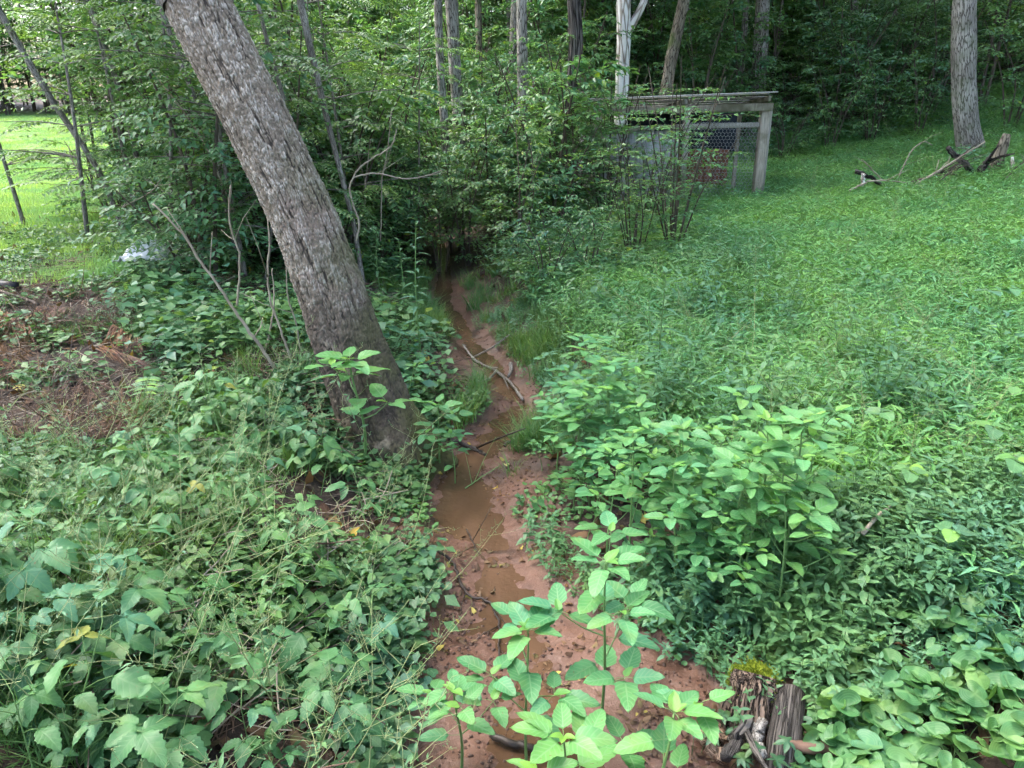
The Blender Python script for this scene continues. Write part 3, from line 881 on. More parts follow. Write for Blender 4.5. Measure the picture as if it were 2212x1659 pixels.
def frond(g, p0, d, length, pairs, leaf, r, mat_leaf=0, mat_stem=1, droop=0.35):
    """pinnate leaf: leaflets in pairs along a rachis"""
    d = np.asarray(d, float); d /= np.linalg.norm(d)
    sidev = np.cross(d, (0, 0, 1)); sidev /= np.linalg.norm(sidev) + 1e-6
    t = np.linspace(0, 1, 6)[:, None]
    V, F, L = tube(p0 + d * length * t + np.array([0, 0, -droop * length]) * t ** 2, np.linspace(0.003, 0.0015, 6), 3, False); g.add(V, F, L, mat_stem)
    q = r.random()
    for k in range(pairs):
        f = 0.2 + 0.8 * k / pairs
        p = p0 + d * length * f + np.array([0, 0, -droop * length]) * f * f
        for sg in (-1, 1):
            dd = sidev * sg + d * 0.35 + np.array([0, 0, -0.25 + 0.1 * r.normal()])
            stamp(g, LEAF_S, frame(p, dd, (0, 0, 1), leaf * (1.0 - 0.35 * abs(f - 0.5))), q + 0.1 * r.random(), mat_leaf)


def shrub_mesh(name, seed, height, spread_, nst, nbr, leaf, mat, low=0.15, nleaf=11, twigs=3, stems_only=False):
    r = np.random.default_rng(seed)
    g = G(); gs = G()
    for s_ in range(nst):
        a = r.random() * 2 * PI
        lean_ = spread_ * (0.25 + 0.5 * r.random())
        hh = height * (0.7 + 0.35 * r.random())
        e = np.array([math.cos(a) * lean_, math.sin(a) * lean_, hh])
        st = spline([(0.06 * math.cos(a), 0.06 * math.sin(a), -0.1), e * np.array([0.35, 0.35, 0.5]) + r.normal(0, 0.08, 3), e], 8)
        V, F, L = tube(st, np.linspace(0.018, 0.005, 8) * (0.7 + 0.25 * height), 5, False); gs.add(V, F, L, 1)
        for b in range(nbr):
            f = low + (1 - low) * (b + r.random()) / nbr
            k = min(7, int(f * 7)); p = st[k] + (st[min(7, k + 1)] - st[k]) * (f * 7 - k)
            az = r.random() * 2 * PI
            bl = spread_ * (0.45 + 0.5 * r.random()) * (1.1 - 0.6 * f)
            d = np.array([math.cos(az), math.sin(az), 0.25 + 0.3 * r.random()])
            spray(g, p, d, bl, nleaf, leaf, r, 0.005)
            for w in range(twigs):
                q = 0.25 + 0.6 * r.random()
                az2 = az + r.normal(0, 0.8)
                spray(g, p + d / np.linalg.norm(d) * bl * q, np.array([math.cos(az2), math.sin(az2), 0.1 * r.normal()]), bl * 0.55, max(4, nleaf - 3), leaf, r, 0.003)
    return g.mesh(name, [mat, M_TWIGD]), gs.mesh(name + '_stems', [mat, M_TWIGD])


def merged(name, parts):
    g = G()
    mats = []
    for me in parts:
        n = len(me.vertices); V = np.empty(n * 3, np.float32); me.vertices.foreach_get('co', V)
        F = np.empty(len(me.polygons) * 3, np.int32); me.polygons.foreach_get('vertices', F)
        L = np.empty(n * 3, np.float32); me.attributes['luv'].data.foreach_get('vector', L)
        mi = np.empty(len(me.polygons), np.int32); me.polygons.foreach_get('material_index', mi)
        base = len(mats); mats += list(me.materials)
        g.V.append(V.reshape(-1, 3)); g.F.append(F.reshape(-1, 3) + g.n); g.n += n; g.L.append(L.reshape(-1, 3)); g.M.append(mi + base)
    Vv, F, L, Mi = g.arrays()
    return mk_mesh(name, Vv, F, mats, L, True, Mi)


SHRUBS = [shrub_mesh('shrub_foliage', 31, 2.3, 1.25, 4, 8, 0.11, M_SHRUB),
          shrub_mesh('shrub_foliage', 32, 2.8, 1.4, 4, 9, 0.125, M_SHRUB),
          shrub_mesh('shrub_foliage', 33, 1.5, 1.1, 5, 7, 0.10, M_SHRUB, 0.1),
          shrub_mesh('shrub_foliage', 34, 4.6, 1.6, 2, 20, 0.125, M_SHRUB, 0.12),
          shrub_mesh('shrub_foliage', 35, 5.6, 1.9, 2, 22, 0.14, M_CANOPY, 0.2)]
SH_FULL = [merged('shrub', s) for s in SHRUBS]


def locust_mesh(name, seed, height, spread_, nf):
    r = np.random.default_rng(seed); g = G(); gs = G()
    st = spline([(0, 0, -0.1), (r.normal(0, .15), r.normal(0, .15), height * 0.5), (r.normal(0, .4), r.normal(0, .4), height)], 10)
    V, F, L = tube(st, np.linspace(0.03, 0.008, 10), 6, False); gs.add(V, F, L, 1)
    for k in range(nf // 4):
        f = 0.25 + 0.75 * r.random(); i_ = min(8, int(f * 9)); p = st[i_]
        az = r.random() * 2 * PI; bl = spread_ * (0.5 + 0.6 * r.random())
        d = np.array([math.cos(az), math.sin(az), 0.25])
        V, F, L = tube(np.array([p + d * bl * q + np.array([0, 0, -0.15 * bl * q * q]) for q in np.linspace(0, 1, 5)]), np.linspace(0.009, 0.003, 5), 4, False); gs.add(V, F, L, 1)
        for w in range(4):
            q = 0.35 + 0.65 * w / 3
            az2 = az + r.normal(0, 0.7)
            frond(g, p + d * bl * q + np.array([0, 0, -0.15 * bl * q * q]), (math.cos(az2), math.sin(az2), 0.1), 0.42 + 0.2 * r.random(), 8, 0.095, r)
    return g.mesh(name, [M_LOCUST, M_STEM_D]), gs.mesh(name + '_stems', [M_LOCUST, M_BARK_T])


LOCUST = [locust_mesh('compound_foliage', 41, 4.2, 1.3, 80), locust_mesh('compound_foliage', 42, 3.0, 1.1, 64)]
LC_FULL = [merged('locust', s) for s in LOCUST]


def forest_zone(x, y):
    """where the undergrowth stands"""
    right = (x > 2.6) & (y > 18.4 + 0.10 * x)
    mid = (x > -3.5) & (x <= 2.6) & (y > 11.8 + 0.6 * np.clip(x, 0, 3)) & ~((y < 16.5) & (y > 12.5) & (x > -1.6) & (x < 1.6) & (vnoise(x * 2, y * 2) < 0.45))
    return right | mid


def coop_clear(x, y):
    return ~((x > 1.2) & (x < 7.0) & (y > 11.5) & (y < 18.3))


X, Y = wedge(330, 11.5, 40, lambda x, y: forest_zone(x, y) & coop_clear(x, y) & (np.abs(side(x, y)) > 0.55), 0.75, 2, 1.0, 5)
n = len(X); r = np.random.default_rng(8)
I = r.choice([0, 1, 2, 3, 4], n, p=[.27, .27, .16, .17, .13])
I = np.where((Y < 15) & (I > 2), 0, I)
scatter('undergrowth', [proto('s', m) for m in SH_FULL], np.stack([X, Y, H(X, Y) - 0.05], 1), upright(n, 0.06, 9), 0.75 + 0.5 * r.random(n), I,
        'dense dark green leafy undergrowth filling the wood behind the coop and stream', 'undergrowth')
# tall wood on the hillside, behind and beyond the lawn: trunks and crowns
def full_tree(k):
    g = G()
    V, F, L = tube(spline([(0, 0, -0.3), (0.1, 0.1, 5), (0.2 - 0.3 * k, 0.1, 11)], 14), np.linspace(0.2, 0.09, 14), 10, False, 0.06); g.add(V, F, L, 0)
    tr = g.mesh('tall_trunk', [M_BARK_G])
    c = CROWNS[k].copy()
    c.transform(Matrix.Translation((0.2 - 0.3 * k, 0.1, 12)) @ Matrix.Scale(1.25, 4))
    return merged('tall_tree', [tr, c])
FT = [full_tree(k) for k in range(3)]
pts = []
r = np.random.default_rng(21)
for k in range(8): pts.append((r.uniform(8, 36), r.uniform(19, 44)))
for k in range(3): pts.append((r.uniform(19, 34), r.uniform(-8, 19)))
for k in range(6):
    q = r.uniform(-20, 15); pts.append((r.uniform(max(15.0, 0.75 * q + 6), 36), q))
for k in range(16): pts.append((r.uniform(-14, 8), r.uniform(20, 52)))
for k in range(40): pts.append((r.uniform(-60, -8), r.uniform(56, 70)))
P = np.array(pts); P = P[~((P[:, 0] < -8) & (P[:, 1] < 52) & (P[:, 0] < -5 - 0.2 * P[:, 1]))]
n = len(P)
scatter('hillside_wood', [proto('t', m) for m in FT], np.stack([P[:, 0], P[:, 1], H(P[:, 0], P[:, 1]) - 0.05], 1), upright(n, 0.04, 3), 0.8 + 0.45 * r.random(n), r.integers(0, 3, n),
        'tall leafy wood covering the hillside and the far side of the lawn', 'wood')
X, Y = wedge(150, 46, 66, lambda x, y: x < 0, 0.9, 2, 1.0, 15)
scatter('far_hedge', [proto('s', m) for m in SH_FULL[3:]], np.stack([X, Y, H(X, Y) - 0.1], 1), upright(len(X), 0.05, 9), 1.5 + 0.6 * r.random(len(X)), r.integers(0, 2, len(X)),
        'far belt of leafy bushes along the far edge of the sunlit lawn', 'undergrowth')


FAR = [merged('tall_shrub', shrub_mesh('tall_shrub_foliage', 36 + k, 6.5 + k, 2.2, 2, 24, 0.20, M_CANOPY if k else M_SHRUB, 0.08, 11, 3)) for k in range(2)]
X, Y = wedge(170, 17, 46, lambda x, y: (x > -0.30 * y - 0.5) & (y > 19.5) & (y > 21 + np.clip(x, 0, 20) * 0.4) & coop_clear(x, y), 0.8, 2, 0.6, 25)
scatter('tall_undergrowth', [proto('s', m) for m in FAR], np.stack([X, Y, H(X, Y) - 0.1], 1), upright(len(X), 0.05, 19), 0.8 + 0.5 * r.random(len(X)), r.integers(0, 2, len(X)),
        'tall leafy saplings closing the gaps between the forest trunks', 'undergrowth')
X, Y = wedge(84, 7.9, 15.5, lambda x, y: (x > -0.50 * y + 0.3) & (x < -0.20 * y) & (side(x, y) < -0.9), 0.8, 2, 0.8, 27)
scatter('thicket', [proto('s', m) for m in SH_FULL[:4] + LC_FULL], np.stack([X, Y, H(X, Y) - 0.05], 1), upright(len(X), 0.06, 29), 0.6 + 0.4 * r.random(len(X)), r.choice([0, 1, 2, 3, 4, 5], len(X), p=[.2, .2, .2, .1, .15, .15]),
        'tangled leafy thicket between the leaning tree and the bright lawn', 'undergrowth')
HIGH = shrub_mesh('high_foliage', 39, 5.2, 1.9, 2, 26, 0.13, M_CANOPY, 0.42)


# ------------------------------------------------------------------ shrubs one can tell apart
def shrub(label, x, y, k, scale=1.0, rz=0.0, group=None, src=None, name='shrub', z=None):
    fo, st = (src or SHRUBS)[k]
    t = thing(name, label, 'shrub', (x, y, (h1(x, y) if z is None else z) - 0.03), group, rz)
    t.scale = (scale,) * 3
    f = ob('foliage', fo, t); f['kind'] = 'stuff'
    ob('stems', st, t)
    return t


for k, (px, py, sp, sc, lab) in enumerate([
    (560, 560, 0, 0.62, 'leafy shrub tucked behind the foot of the leaning tree'),
    (430, 520, 2, 0.85, 'low shrub behind the white sheet, nearest the leaning tree'),
    (250, 470, 2, 0.9, 'spreading shrub with drooping leaves at the edge of the lawn'),
    (330, 440, 0, 0.8, 'bushy shrub between the lawn and the leaning tree'),
    (830, 560, 0, 0.75, 'dark shrub on the shaded bank just past the leaning tree'),
    (900, 520, 1, 0.8, 'dark overhanging shrub at the head of the visible stream'),
    (1120, 560, 0, 0.75, 'leafy shrub overhanging the dark hollow where the stream vanishes'),
    (1190, 520, 1, 0.75, 'tall shrub between the dark hollow and the coop'),
    (1060, 500, 1, 0.9, 'broad shrub directly over the dark hollow'),
    (980, 480, 1, 1.0, 'tall shrub filling the gap above the stream hollow'),
    (1180, 620, 2, 0.6, 'low bright leafed shrub on the bank beside the hollow'),
    (1270, 600, 2, 0.62, 'low bright leafed shrub beside the spreading bush'),
    (955, 590, 0, 0.7, 'dark shrub closing the stream hollow from the thicket side'),
    (1010, 575, 1, 0.72, 'dark shrub closing the stream hollow from the coop side'),
    (985, 545, 1, 0.9, 'tall dark shrub standing over the very end of the visible stream'),
    (1690, 350, 2, 0.9, 'pale leafed shrub at the wood edge next to the coop corner post'),
    (1790, 330, 1, 0.8, 'dark shrub hanging over the top of the grassy slope'),
    (1880, 315, 0, 0.9, 'shrub at the wood edge, midway along the top of the slope'),
    (1980, 300, 1, 0.8, 'shrub at the wood edge just before the lone grey trunk'),
    (2180, 285, 1, 0.9, 'shrub behind the lone grey trunk at the slope top'),
]):
    g_ = gp(px, py); shrub(lab, g_[0], g_[1], sp, sc, k * 1.3)
for k, (px, py, Yd, sp, sc, lab) in enumerate([
    (40, 420, 11.0, 0, 1.0, 'tall compound leaved sapling overhanging the lawn at the picture edge'),
    (170, 420, 10.0, 1, 1.05, 'compound leaved sapling between the two thin leaning trunks'),
    (290, 430, 10.5, 0, 0.9, 'feathery leaved sapling with sunlit fronds beyond the lawn shrub'),
    (640, 480, 8.8, 1, 0.9, 'feathery leaved sapling past the upper leaning tree trunk'),
    (760, 470, 9.6, 1, 1.0, 'feathery leaved sapling beside the vine wrapped trunk'),
    (900, 460, 12.0, 0, 0.8, 'feathery leaved sapling above the dark hollow'),
]):
    q = at_y(px, py, Yd); shrub(lab, q[0], Yd, sp, sc, k * 0.9, None, LOCUST, 'sapling')
for k, (px, Yd, sp, sc, lab) in enumerate([
    (420, 11.0, 3, 0.85, 'tall dark leafed young tree behind the upper leaning tree'),
    (330, 13.0, 4, 0.85, 'broad leaved young tree hanging over the lawn edge'),
    (190, 15.5, 4, 0.9, 'young tree spreading over the lawn between thin trunks'),
    (560, 11.5, 3, 0.8, 'young tree crowded behind the pale slender trunk'),
    (700, 12.5, 4, 0.85, 'young tree behind the vine wrapped trunk'),
    (850, 13.0, 3, 0.9, 'young tree with pale leaves standing left of the twin trunk'),
]):
    q = at_y(px, 300, Yd); shrub(lab, q[0], Yd, sp, sc, k * 1.9, None, None, 'young_tree')
for k, (px, Yd, sc, lab) in enumerate([
    (270, 14.5, 1.05, 'young tree arching over the lawn with pale translucent leaves'),
    (235, 12.5, 1.0, 'young tree with bright backlit leaves at the lawn corner'),
    (310, 11.5, 0.95, 'young tree with bright leaves rising behind the white sheet'),
    (-260, 12.0, 1.05, 'young tree standing out on the lawn past the picture edge'),
]):
    q = at_y(px, 300, Yd); shrub(lab, q[0], Yd, 0, sc, k * 2.1, None, [HIGH], 'young_tree')


# ================================================================== GROUND COVER (uncountable)
def poly_px(pts): return np.array([gp(*p)[:2] for p in pts])


def inside(x, y, poly):
    x = np.asarray(x); y = np.asarray(y); r_ = np.zeros(x.shape, bool)
    j_ = len(poly) - 1
    for i_ in range(len(poly)):
        xi, yi = poly[i_]; xj, yj = poly[j_]
        c = ((yi > y) != (yj > y)) & (x < (xj - xi) * (y - yi) / (yj - yi + 1e-12) + xi)
        r_ ^= c; j_ = i_
    return r_


Z_VIOLET = poly_px([(1790, 1720), (1730, 1590), (1800, 1450), (1900, 1340), (2300, 1270), (2700, 1280), (2800, 1760)])
Z_MINT = poly_px([(1380, 1270), (1500, 1180), (1700, 1130), (2250, 1060), (2700, 1040), (2700, 1330), (2300, 1300), (1880, 1370), (1760, 1500), (1680, 1400), (1540, 1370)])
Z_HERB = poly_px([(-500, 1120), (100, 1010), (380, 900), (560, 900), (690, 990), (800, 1120), (860, 1300), (800, 1430), (830, 1720), (-600, 1760)])
Z_LITTER = poly_px([(-300, 640), (150, 640), (330, 730), (330, 830), (300, 980), (0, 1000), (-400, 1000)])


def stilt_proto(seed, stems, leaves, rad_, h, lw=(0.068, 0.0125)):
    r = np.random.default_rng(seed); g = G()
    pr = quad_leaf(lw[0], lw[1], 0.15, 0.25)
    for s_ in range(stems):
        a = r.random() * 2 * PI; q = rad_ * math.sqrt(r.random())
        b = np.array([math.cos(a) * q, math.sin(a) * q, -0.02])
        az = r.random() * 2 * PI; ln_ = h * (0.6 + 0.6 * r.random())
        d = np.array([math.cos(az) * 0.45, math.sin(az) * 0.45, 1.0])
        path = np.array([b + d * ln_ * t + np.array([math.cos(az), math.sin(az), -0.6]) * 0.35 * ln_ * t * t for t in np.linspace(0, 1, 4)])
        V, F, L = tube(path, 0.0012, 3, False); g.add(V, F, L, 1)
        for k in range(leaves):
            t = 0.25 + 0.75 * (k + 0.5) / leaves
            p = b + d * ln_ * t + np.array([math.cos(az), math.sin(az), -0.6]) * 0.35 * ln_ * t * t
            la = az + (1 if k % 2 else -1) * (0.7 + 0.5 * r.random())
            stamp(g, pr, frame(p, (math.cos(la), math.sin(la), 0.15 + 0.35 * r.normal()), (r.normal(0, .35), r.normal(0, .35), 1), 0.7 + 0.6 * r.random()), r.random(), 0)
    return proto('p', g.mesh('stiltgrass', [M_STILT, M_STEM]))


def grass_proto(seed, blades, rad_, h, w, mat, bend=0.5):
    r = np.random.default_rng(seed); g = G()
    for s_ in range(blades):
        a = r.random() * 2 * PI; q = rad_ * math.sqrt(r.random())
        b = np.array([math.cos(a) * q, math.sin(a) * q, -0.01])
        az = r.random() * 2 * PI; ln_ = h * (0.5 + 0.7 * r.random()); bd = bend * (0.3 + r.random())
        o_ = np.array([math.cos(az), math.sin(az), 0]); sd = np.array([-math.sin(az), math.cos(az), 0]) * w / 2
        t = np.array([0, 0.35, 0.7, 1.0])[:, None]
        path = b + o_ * ln_ * (0.15 * t + bd * t ** 2) + np.array([0, 0, 1]) * ln_ * (t - 0.35 * bd * t ** 2)
        ws = np.array([1, 0.9, 0.6, 0.05])[:, None]
        V = np.concatenate([path - sd * ws, path + sd * ws])
        F = np.array([(0, 4, 5, 1), (1, 5, 6, 2), (2, 6, 7, 3)])
        L = np.concatenate([np.stack([-np.ones(4), t[:, 0], np.full(4, r.random())], 1), np.stack([np.ones(4), t[:, 0], np.full(4, r.random())], 1)])
        L[:, 2] = L[0, 2]
        g.add(V, F, L)
    return proto('p', g.mesh('grass', mat))


def cover_proto(seed, n, rad_, leaf, h, mat, kind='round'):
    r = np.random.default_rng(seed); g = G()
    pr = quad_leaf(leaf, leaf * 0.62, 0.15, 0.1)
    if kind == 'round': pr = leaf_polar(leaf * 0.5, lambda t: 1.0 - 0.45 * math.exp(-((abs(t) - PI) / 0.4) ** 2), 10, 0.12)
    for k in range(n):
        a = r.random() * 2 * PI; q = rad_ * math.sqrt(r.random())
        hh = h * (0.3 + 0.7 * r.random())
        p = np.array([math.cos(a) * q, math.sin(a) * q, hh])
        V, F, L = tube(np.array([[p[0] * 0.7, p[1] * 0.7, -0.02], p]), 0.001, 3, False); g.add(V, F, L, 1)
        az = r.random() * 2 * PI
        stamp(g, pr, frame(p, (math.cos(az), math.sin(az), 0.2 * r.normal()), (r.normal(0, .3), r.normal(0, .3), 1), 0.6 + 0.7 * r.random()), r.random(), 0)
    return proto('p', g.mesh('cover', [mat, M_STEM_D]))


def mint_proto(seed, stems, h, rad_=0.10):
    r = np.random.default_rng(seed); g = G()
    pr = leaf_strip(0.072, 0.028, 'ovate', 3, 1, 0, 0.2, 0.22)
    for s_ in range(stems):
        a = r.random() * 2 * PI; q = rad_ * math.sqrt(r.random())
        b = np.array([math.cos(a) * q, math.sin(a) * q, -0.02]); ln_ = h * (0.6 + 0.6 * r.random())
        d = np.array([r.normal(0, .25), r.normal(0, .25), 1.0])
        V, F, L = tube(np.array([b, b + d * ln_ * 0.5, b + d * ln_]), [0.002, 0.0018, 0.001], 4, False); g.add(V, F, L, 1)
        nn_ = 6
        for k in range(nn_):
            f = 0.3 + 0.7 * k / (nn_ - 1); az = k * PI / 2 + r.normal(0, .3)
            sc = (1.15 - 0.55 * f) * (0.8 + 0.5 * r.random())
            for e in (0, PI):
                stamp(g, pr, frame(b + d * ln_ * f, (math.cos(az + e), math.sin(az + e), 0.25 + 0.25 * r.normal() - (0.4 if k < 2 else 0)), (0, 0, 1), sc), r.random(), 0)
    return proto('p', g.mesh('smartweed', [M_MINT, M_STEM]))


def put(name, protos, n, y0, y1, cond, label, cat, smin, smax, tilt, seed, bias=1.0, half=0.8, pad=1.2, dz=0.0, norm=False):
    X, Y = wedge(n, y0, y1, cond, half, pad, bias, seed)
    r = np.random.default_rng(seed + 1); k = len(X)
    return scatter(name, protos, np.stack([X, Y, H(X, Y) + dz], 1), upright(k, tilt, seed + 2), smin + (smax - smin) * r.random(k), r.integers(0, len(protos), k), label, cat)


def slope(x, y): return (side(x, y) > 0.75 + 0.4 * fbm(x * 0.9, y * 0.9, 2)) & (y < 19.5 + 0.12 * x) & ~inside(x, y, Z_VIOLET) & ~(inside(x, y, Z_MINT) & (vnoise(x * 3, y * 3) < 0.7))


STILT = [stilt_proto(51 + k, 4, 7, 0.08, 0.26, (0.075, 0.0145)) for k in range(4)]
put('stiltgrass', STILT, 6200, 2.4, 9.5, slope, 'bright green stiltgrass carpet on the near part of the bank opposite the leaning tree', 'grass', 0.75, 1.25, 0.15, 61)
STILT_F = [stilt_proto(55 + k, 22, 6, 0.34, 0.27, (0.078, 0.0155)) for k in range(4)]
put('meadow_stiltgrass', STILT_F, 3800, 7.5, 27, lambda x, y: slope(x, y) & (x > 0.8), 'green stiltgrass meadow sloping up past the coop to the lone grey trunk', 'grass', 0.7, 1.15, 0.1, 64, 0.4)
MINT = [mint_proto(71 + k, 4, 0.26) for k in range(4)]
put('smartweed', MINT, 620, 1.9, 4.6, lambda x, y: inside(x, y, Z_MINT), 'mass of narrow leaved smartweed between the jewelweed clump and violets', 'weeds', 0.8, 1.2, 0.12, 72, pad=2.5)
put('bank_weeds', MINT, 360, 2.2, 8.5, lambda x, y: (side(x, y) > 0.02) & (side(x, y) < 1.3) & (fbm(x * 1.5, y * 1.5, 2) > -0.06), 'low narrow leaved weeds fringing the mud below the jewelweed', 'weeds', 0.45, 0.85, 0.2, 75)
COVER = [cover_proto(81 + k, 18, 0.13, 0.042, 0.07, M_COVER) for k in range(3)] + [cover_proto(86 + k, 12, 0.13, 0.06, 0.11, M_COVER, 'oval') for k in range(3)]
put('ground_ivy', COVER, 4200, 1.9, 11, lambda x, y: (side(x, y) < -0.10) & (fbm(x * 1.1, y * 1.1, 3) > -0.13) & ~(inside(x, y, Z_LITTER) & (vnoise(x * 2.3, y * 2.3) < 0.50)), 'low ground ivy and small leaves covering the bank around the leaning tree', 'ground cover', 0.7, 1.3, 0.15, 88, 1.0, 0.8, 1.5)
put('leafy_cover', [cover_proto(181 + k, 26, 0.28, 0.085, 0.22, M_SHRUB, 'oval') for k in range(3)], 1500, 5.0, 24, lambda x, y: ((side(x, y) < -0.5) & (x > -4.4 - 0.42 * (y - 9)) & ~inside(x, y, Z_LITTER) & (fbm(x * .8, y * .8, 2) > -0.1)) | ((side(x, y) > 0.6) & (x < 2.6) & (y > 8.0)) | ((x > 2.6) & (y > 18.4)),
    'leafy low plants under the shrubs along the wood and stream edges', 'ground cover', 0.7, 1.4, 0.15, 190, 0.8)
put('violet_seedlings', [cover_proto(91 + k, 10, 0.10, 0.035, 0.04, M_VIOLET) for k in range(2)], 480, 1.9, 6.5, lambda x, y: (np.abs(side(x, y)) < 0.45) & (np.abs(side(x, y)) > 0.03) & (fbm(x * 2, y * 2, 2) > 0.0), 'scattered round leaved seedlings on the red mud', 'ground cover', 0.6, 1.1, 0.2, 93)
TUFT = [grass_proto(101 + k, 24, 0.08, 0.27, 0.0065, M_GRASS, 0.7) for k in range(4)]
put('bank_grass', TUFT, 700, 2.2, 10.5, lambda x, y: ((side(x, y) < -0.06) & (side(x, y) > -0.85) & (y > 3.9) & (fbm(x * 1.3 + 5, y * 1.3, 2) > 0.0)) | ((side(x, y) > 0.08) & (side(x, y) < 1.0) & (y > 4.5) & (vnoise(x * 6, y * 6) > 0.62)), 'fine green grass tufts fringing both banks of the stream', 'grass', 0.5, 1.05, 0.2, 106)
put('weedy_grass', TUFT, 900, 1.7, 6.0, lambda x, y: (side(x, y) < -0.25) & (fbm(x * 1.2 + 9, y * 1.2, 2) > 0.03) & ~(inside(x, y, Z_LITTER) & (vnoise(x * 2.3, y * 2.3) < 0.6)), 'thin weedy grass growing among the woodland herbs', 'grass', 0.4, 0.85, 0.3, 109, pad=2)
M_DRYGRASS = leaf_mat('dry_stem', (0.075, 0.048, 0.036), (0.17, 0.115, 0.085), (0.055, 0.038, 0.03), vein_amt=0.0, trans=0.1, rough=0.8, spec=0.15, spots=False)
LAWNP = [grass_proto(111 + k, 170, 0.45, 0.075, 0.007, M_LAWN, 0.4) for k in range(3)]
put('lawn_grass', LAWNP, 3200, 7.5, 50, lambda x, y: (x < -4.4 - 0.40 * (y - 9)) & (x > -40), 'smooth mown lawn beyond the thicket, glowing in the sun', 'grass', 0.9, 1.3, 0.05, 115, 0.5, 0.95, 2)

put('litter_brush', [grass_proto(117 + k, 40, 0.2, 0.30, 0.006, M_DRYGRASS, 1.6) for k in range(2)], 60, 2.5, 9, lambda x, y: inside(x, y, Z_LITTER), 'dead brown brush and dry stems lying in the litter patch', 'litter', 0.6, 1.2, 0.5, 119)
put('slope_weeds', [cover_proto(281 + k, 14, 0.2, 0.075, 0.30, M_MINT, 'oval') for k in range(3)], 220, 3.0, 20, lambda x, y: slope(x, y) & (fbm(x * 0.7 + 11, y * 0.7, 2) > 0.02), 'broader leaved weeds scattered through the stiltgrass slope', 'weeds', 0.7, 1.2, 0.15, 285, 0.7)
# dead leaves and twigs
litter = [proto('p', mk_mesh('litter', *leaf_strip(0.07, 0.04, 'ovate', 4, 1, 0, 0.5, 0.3)[:2], M_LITTER, leaf_strip(0.07, 0.04, 'ovate', 4, 1)[2])),
          proto('p', mk_mesh('litter', *leaf_strip(0.09, 0.055, 'broad', 5, 1, 0.1, -0.5, -0.4, 0.3)[:2], M_LITTER, leaf_strip(0.09, 0.055, 'broad', 5, 1)[2]))]
put('leaf_litter', litter, 4600, 1.9, 12, lambda x, y: (side(x, y) < -0.15) | ((side(x, y) > 0.3) & (y > 2) & (x < 3)), 'brown fallen leaves littering the shaded floor under the plants', 'litter', 0.6, 1.3, 0.5, 121, dz=0.015)
put('mud_debris', litter, 1500, 1.9, 9, lambda x, y: (np.abs(side(x, y)) < 0.25) & (fbm(x * 3, y * 3, 2) > 0.02), 'dark scraps of leaf lying on the wet mud', 'litter', 0.15, 0.5, 0.3, 124, dz=0.008)


M_BROWNTWIG = plain_mat('brown_twig', (0.10, 0.06, 0.042), (0.17, 0.105, 0.075), 18, 0.85, 0.3)


def twig_proto(seed, n, rad_, ln_, mat):
    r = np.random.default_rng(seed); g = G()
    for k in range(n):
        a = r.random() * 2 * PI; q = rad_ * math.sqrt(r.random()); az = r.random() * 2 * PI
        p = np.array([math.cos(a) * q, math.sin(a) * q, 0.012 + 0.03 * r.random()]); l_ = ln_ * (0.4 + 0.8 * r.random())
        d = np.array([math.cos(az), math.sin(az), r.normal(0, .12)])
        V, F, L = tube(np.array([p - d * l_ / 2, p + r.normal(0, .01, 3), p + d * l_ / 2]), 0.0016 + 0.002 * r.random(), 4, False); g.add(V, F, L)
    return proto('p', g.mesh('twigs', mat))


put('twig_litter', [twig_proto(131, 12, 0.25, 0.22, M_TWIG), twig_proto(132, 10, 0.25, 0.3, M_TWIGD), twig_proto(134, 14, 0.25, 0.26, M_BROWNTWIG)], 420, 1.9, 8.5, lambda x, y: side(x, y) < -0.3, 'thin dead twigs strewn over the bank beneath the leaning tree', 'litter', 0.7, 1.2, 0.08, 133, dz=0.01)


def stalk_proto(seed, h):
    """thin flowering stalk with a loose branching head"""
    r = np.random.default_rng(seed); g = G()
    d = np.array([0.35 * r.normal(), 0.35 * r.normal(), 1.0])
    tip = d * h
    path = spline([(0, 0, 0), d * h * 0.5 + r.normal(0, .02, 3), tip], 7)
    V, F, L = tube(path, np.linspace(0.0022, 0.001, 7), 4, False); g.add(V, F, L, 0)
    pr = quad_leaf(0.035, 0.011, 0.2, 0.2); sd = quad_leaf(0.008, 0.004, 0.1, 0)
    for k in range(9):
        f = 0.45 + 0.55 * k / 9; p = d * h * f; az = r.random() * 2 * PI
        e = p + np.array([math.cos(az), math.sin(az), 0.7]) * h * 0.22 * (0.6 + 0.6 * r.random())
        V, F, L = tube(np.array([p, (p + e) / 2 + r.normal(0, .006, 3), e]), [0.0011, 0.0009, 0.0006], 3, False); g.add(V, F, L, 0)
        stamp(g, pr, frame(p, (math.cos(az + 1), math.sin(az + 1), 0.1), (0, 0, 1), 0.6 + 0.8 * r.random()), r.random(), 1)
        for w in range(5):
            az2 = r.random() * 2 * PI; e2 = e + np.array([math.cos(az2) * 0.6, math.sin(az2) * 0.6, 0.8]) * 0.035 * r.random()
            V, F, L = tube(np.array([e, e2]), 0.0006, 3, False); g.add(V, F, L, 0)
            stamp(g, sd, frame(e2, (math.cos(az2), math.sin(az2), 0.6), (0, 0, 1), 1.0), r.random(), 1)
    return proto('p', g.mesh('stalk', [M_STALK, M_MINT]))


put('seed_stalks', [stalk_proto(141 + k, 0.55) for k in range(4)], 170, 1.6, 5.0, lambda x, y: inside(x, y, Z_HERB) | ((side(x, y) < -0.1) & (side(x, y) > -0.7) & (y < 4.6)), 'thin pale flowering stalks criss crossing above the woodland herbs', 'weeds', 0.7, 1.25, 0.3, 146, pad=2)


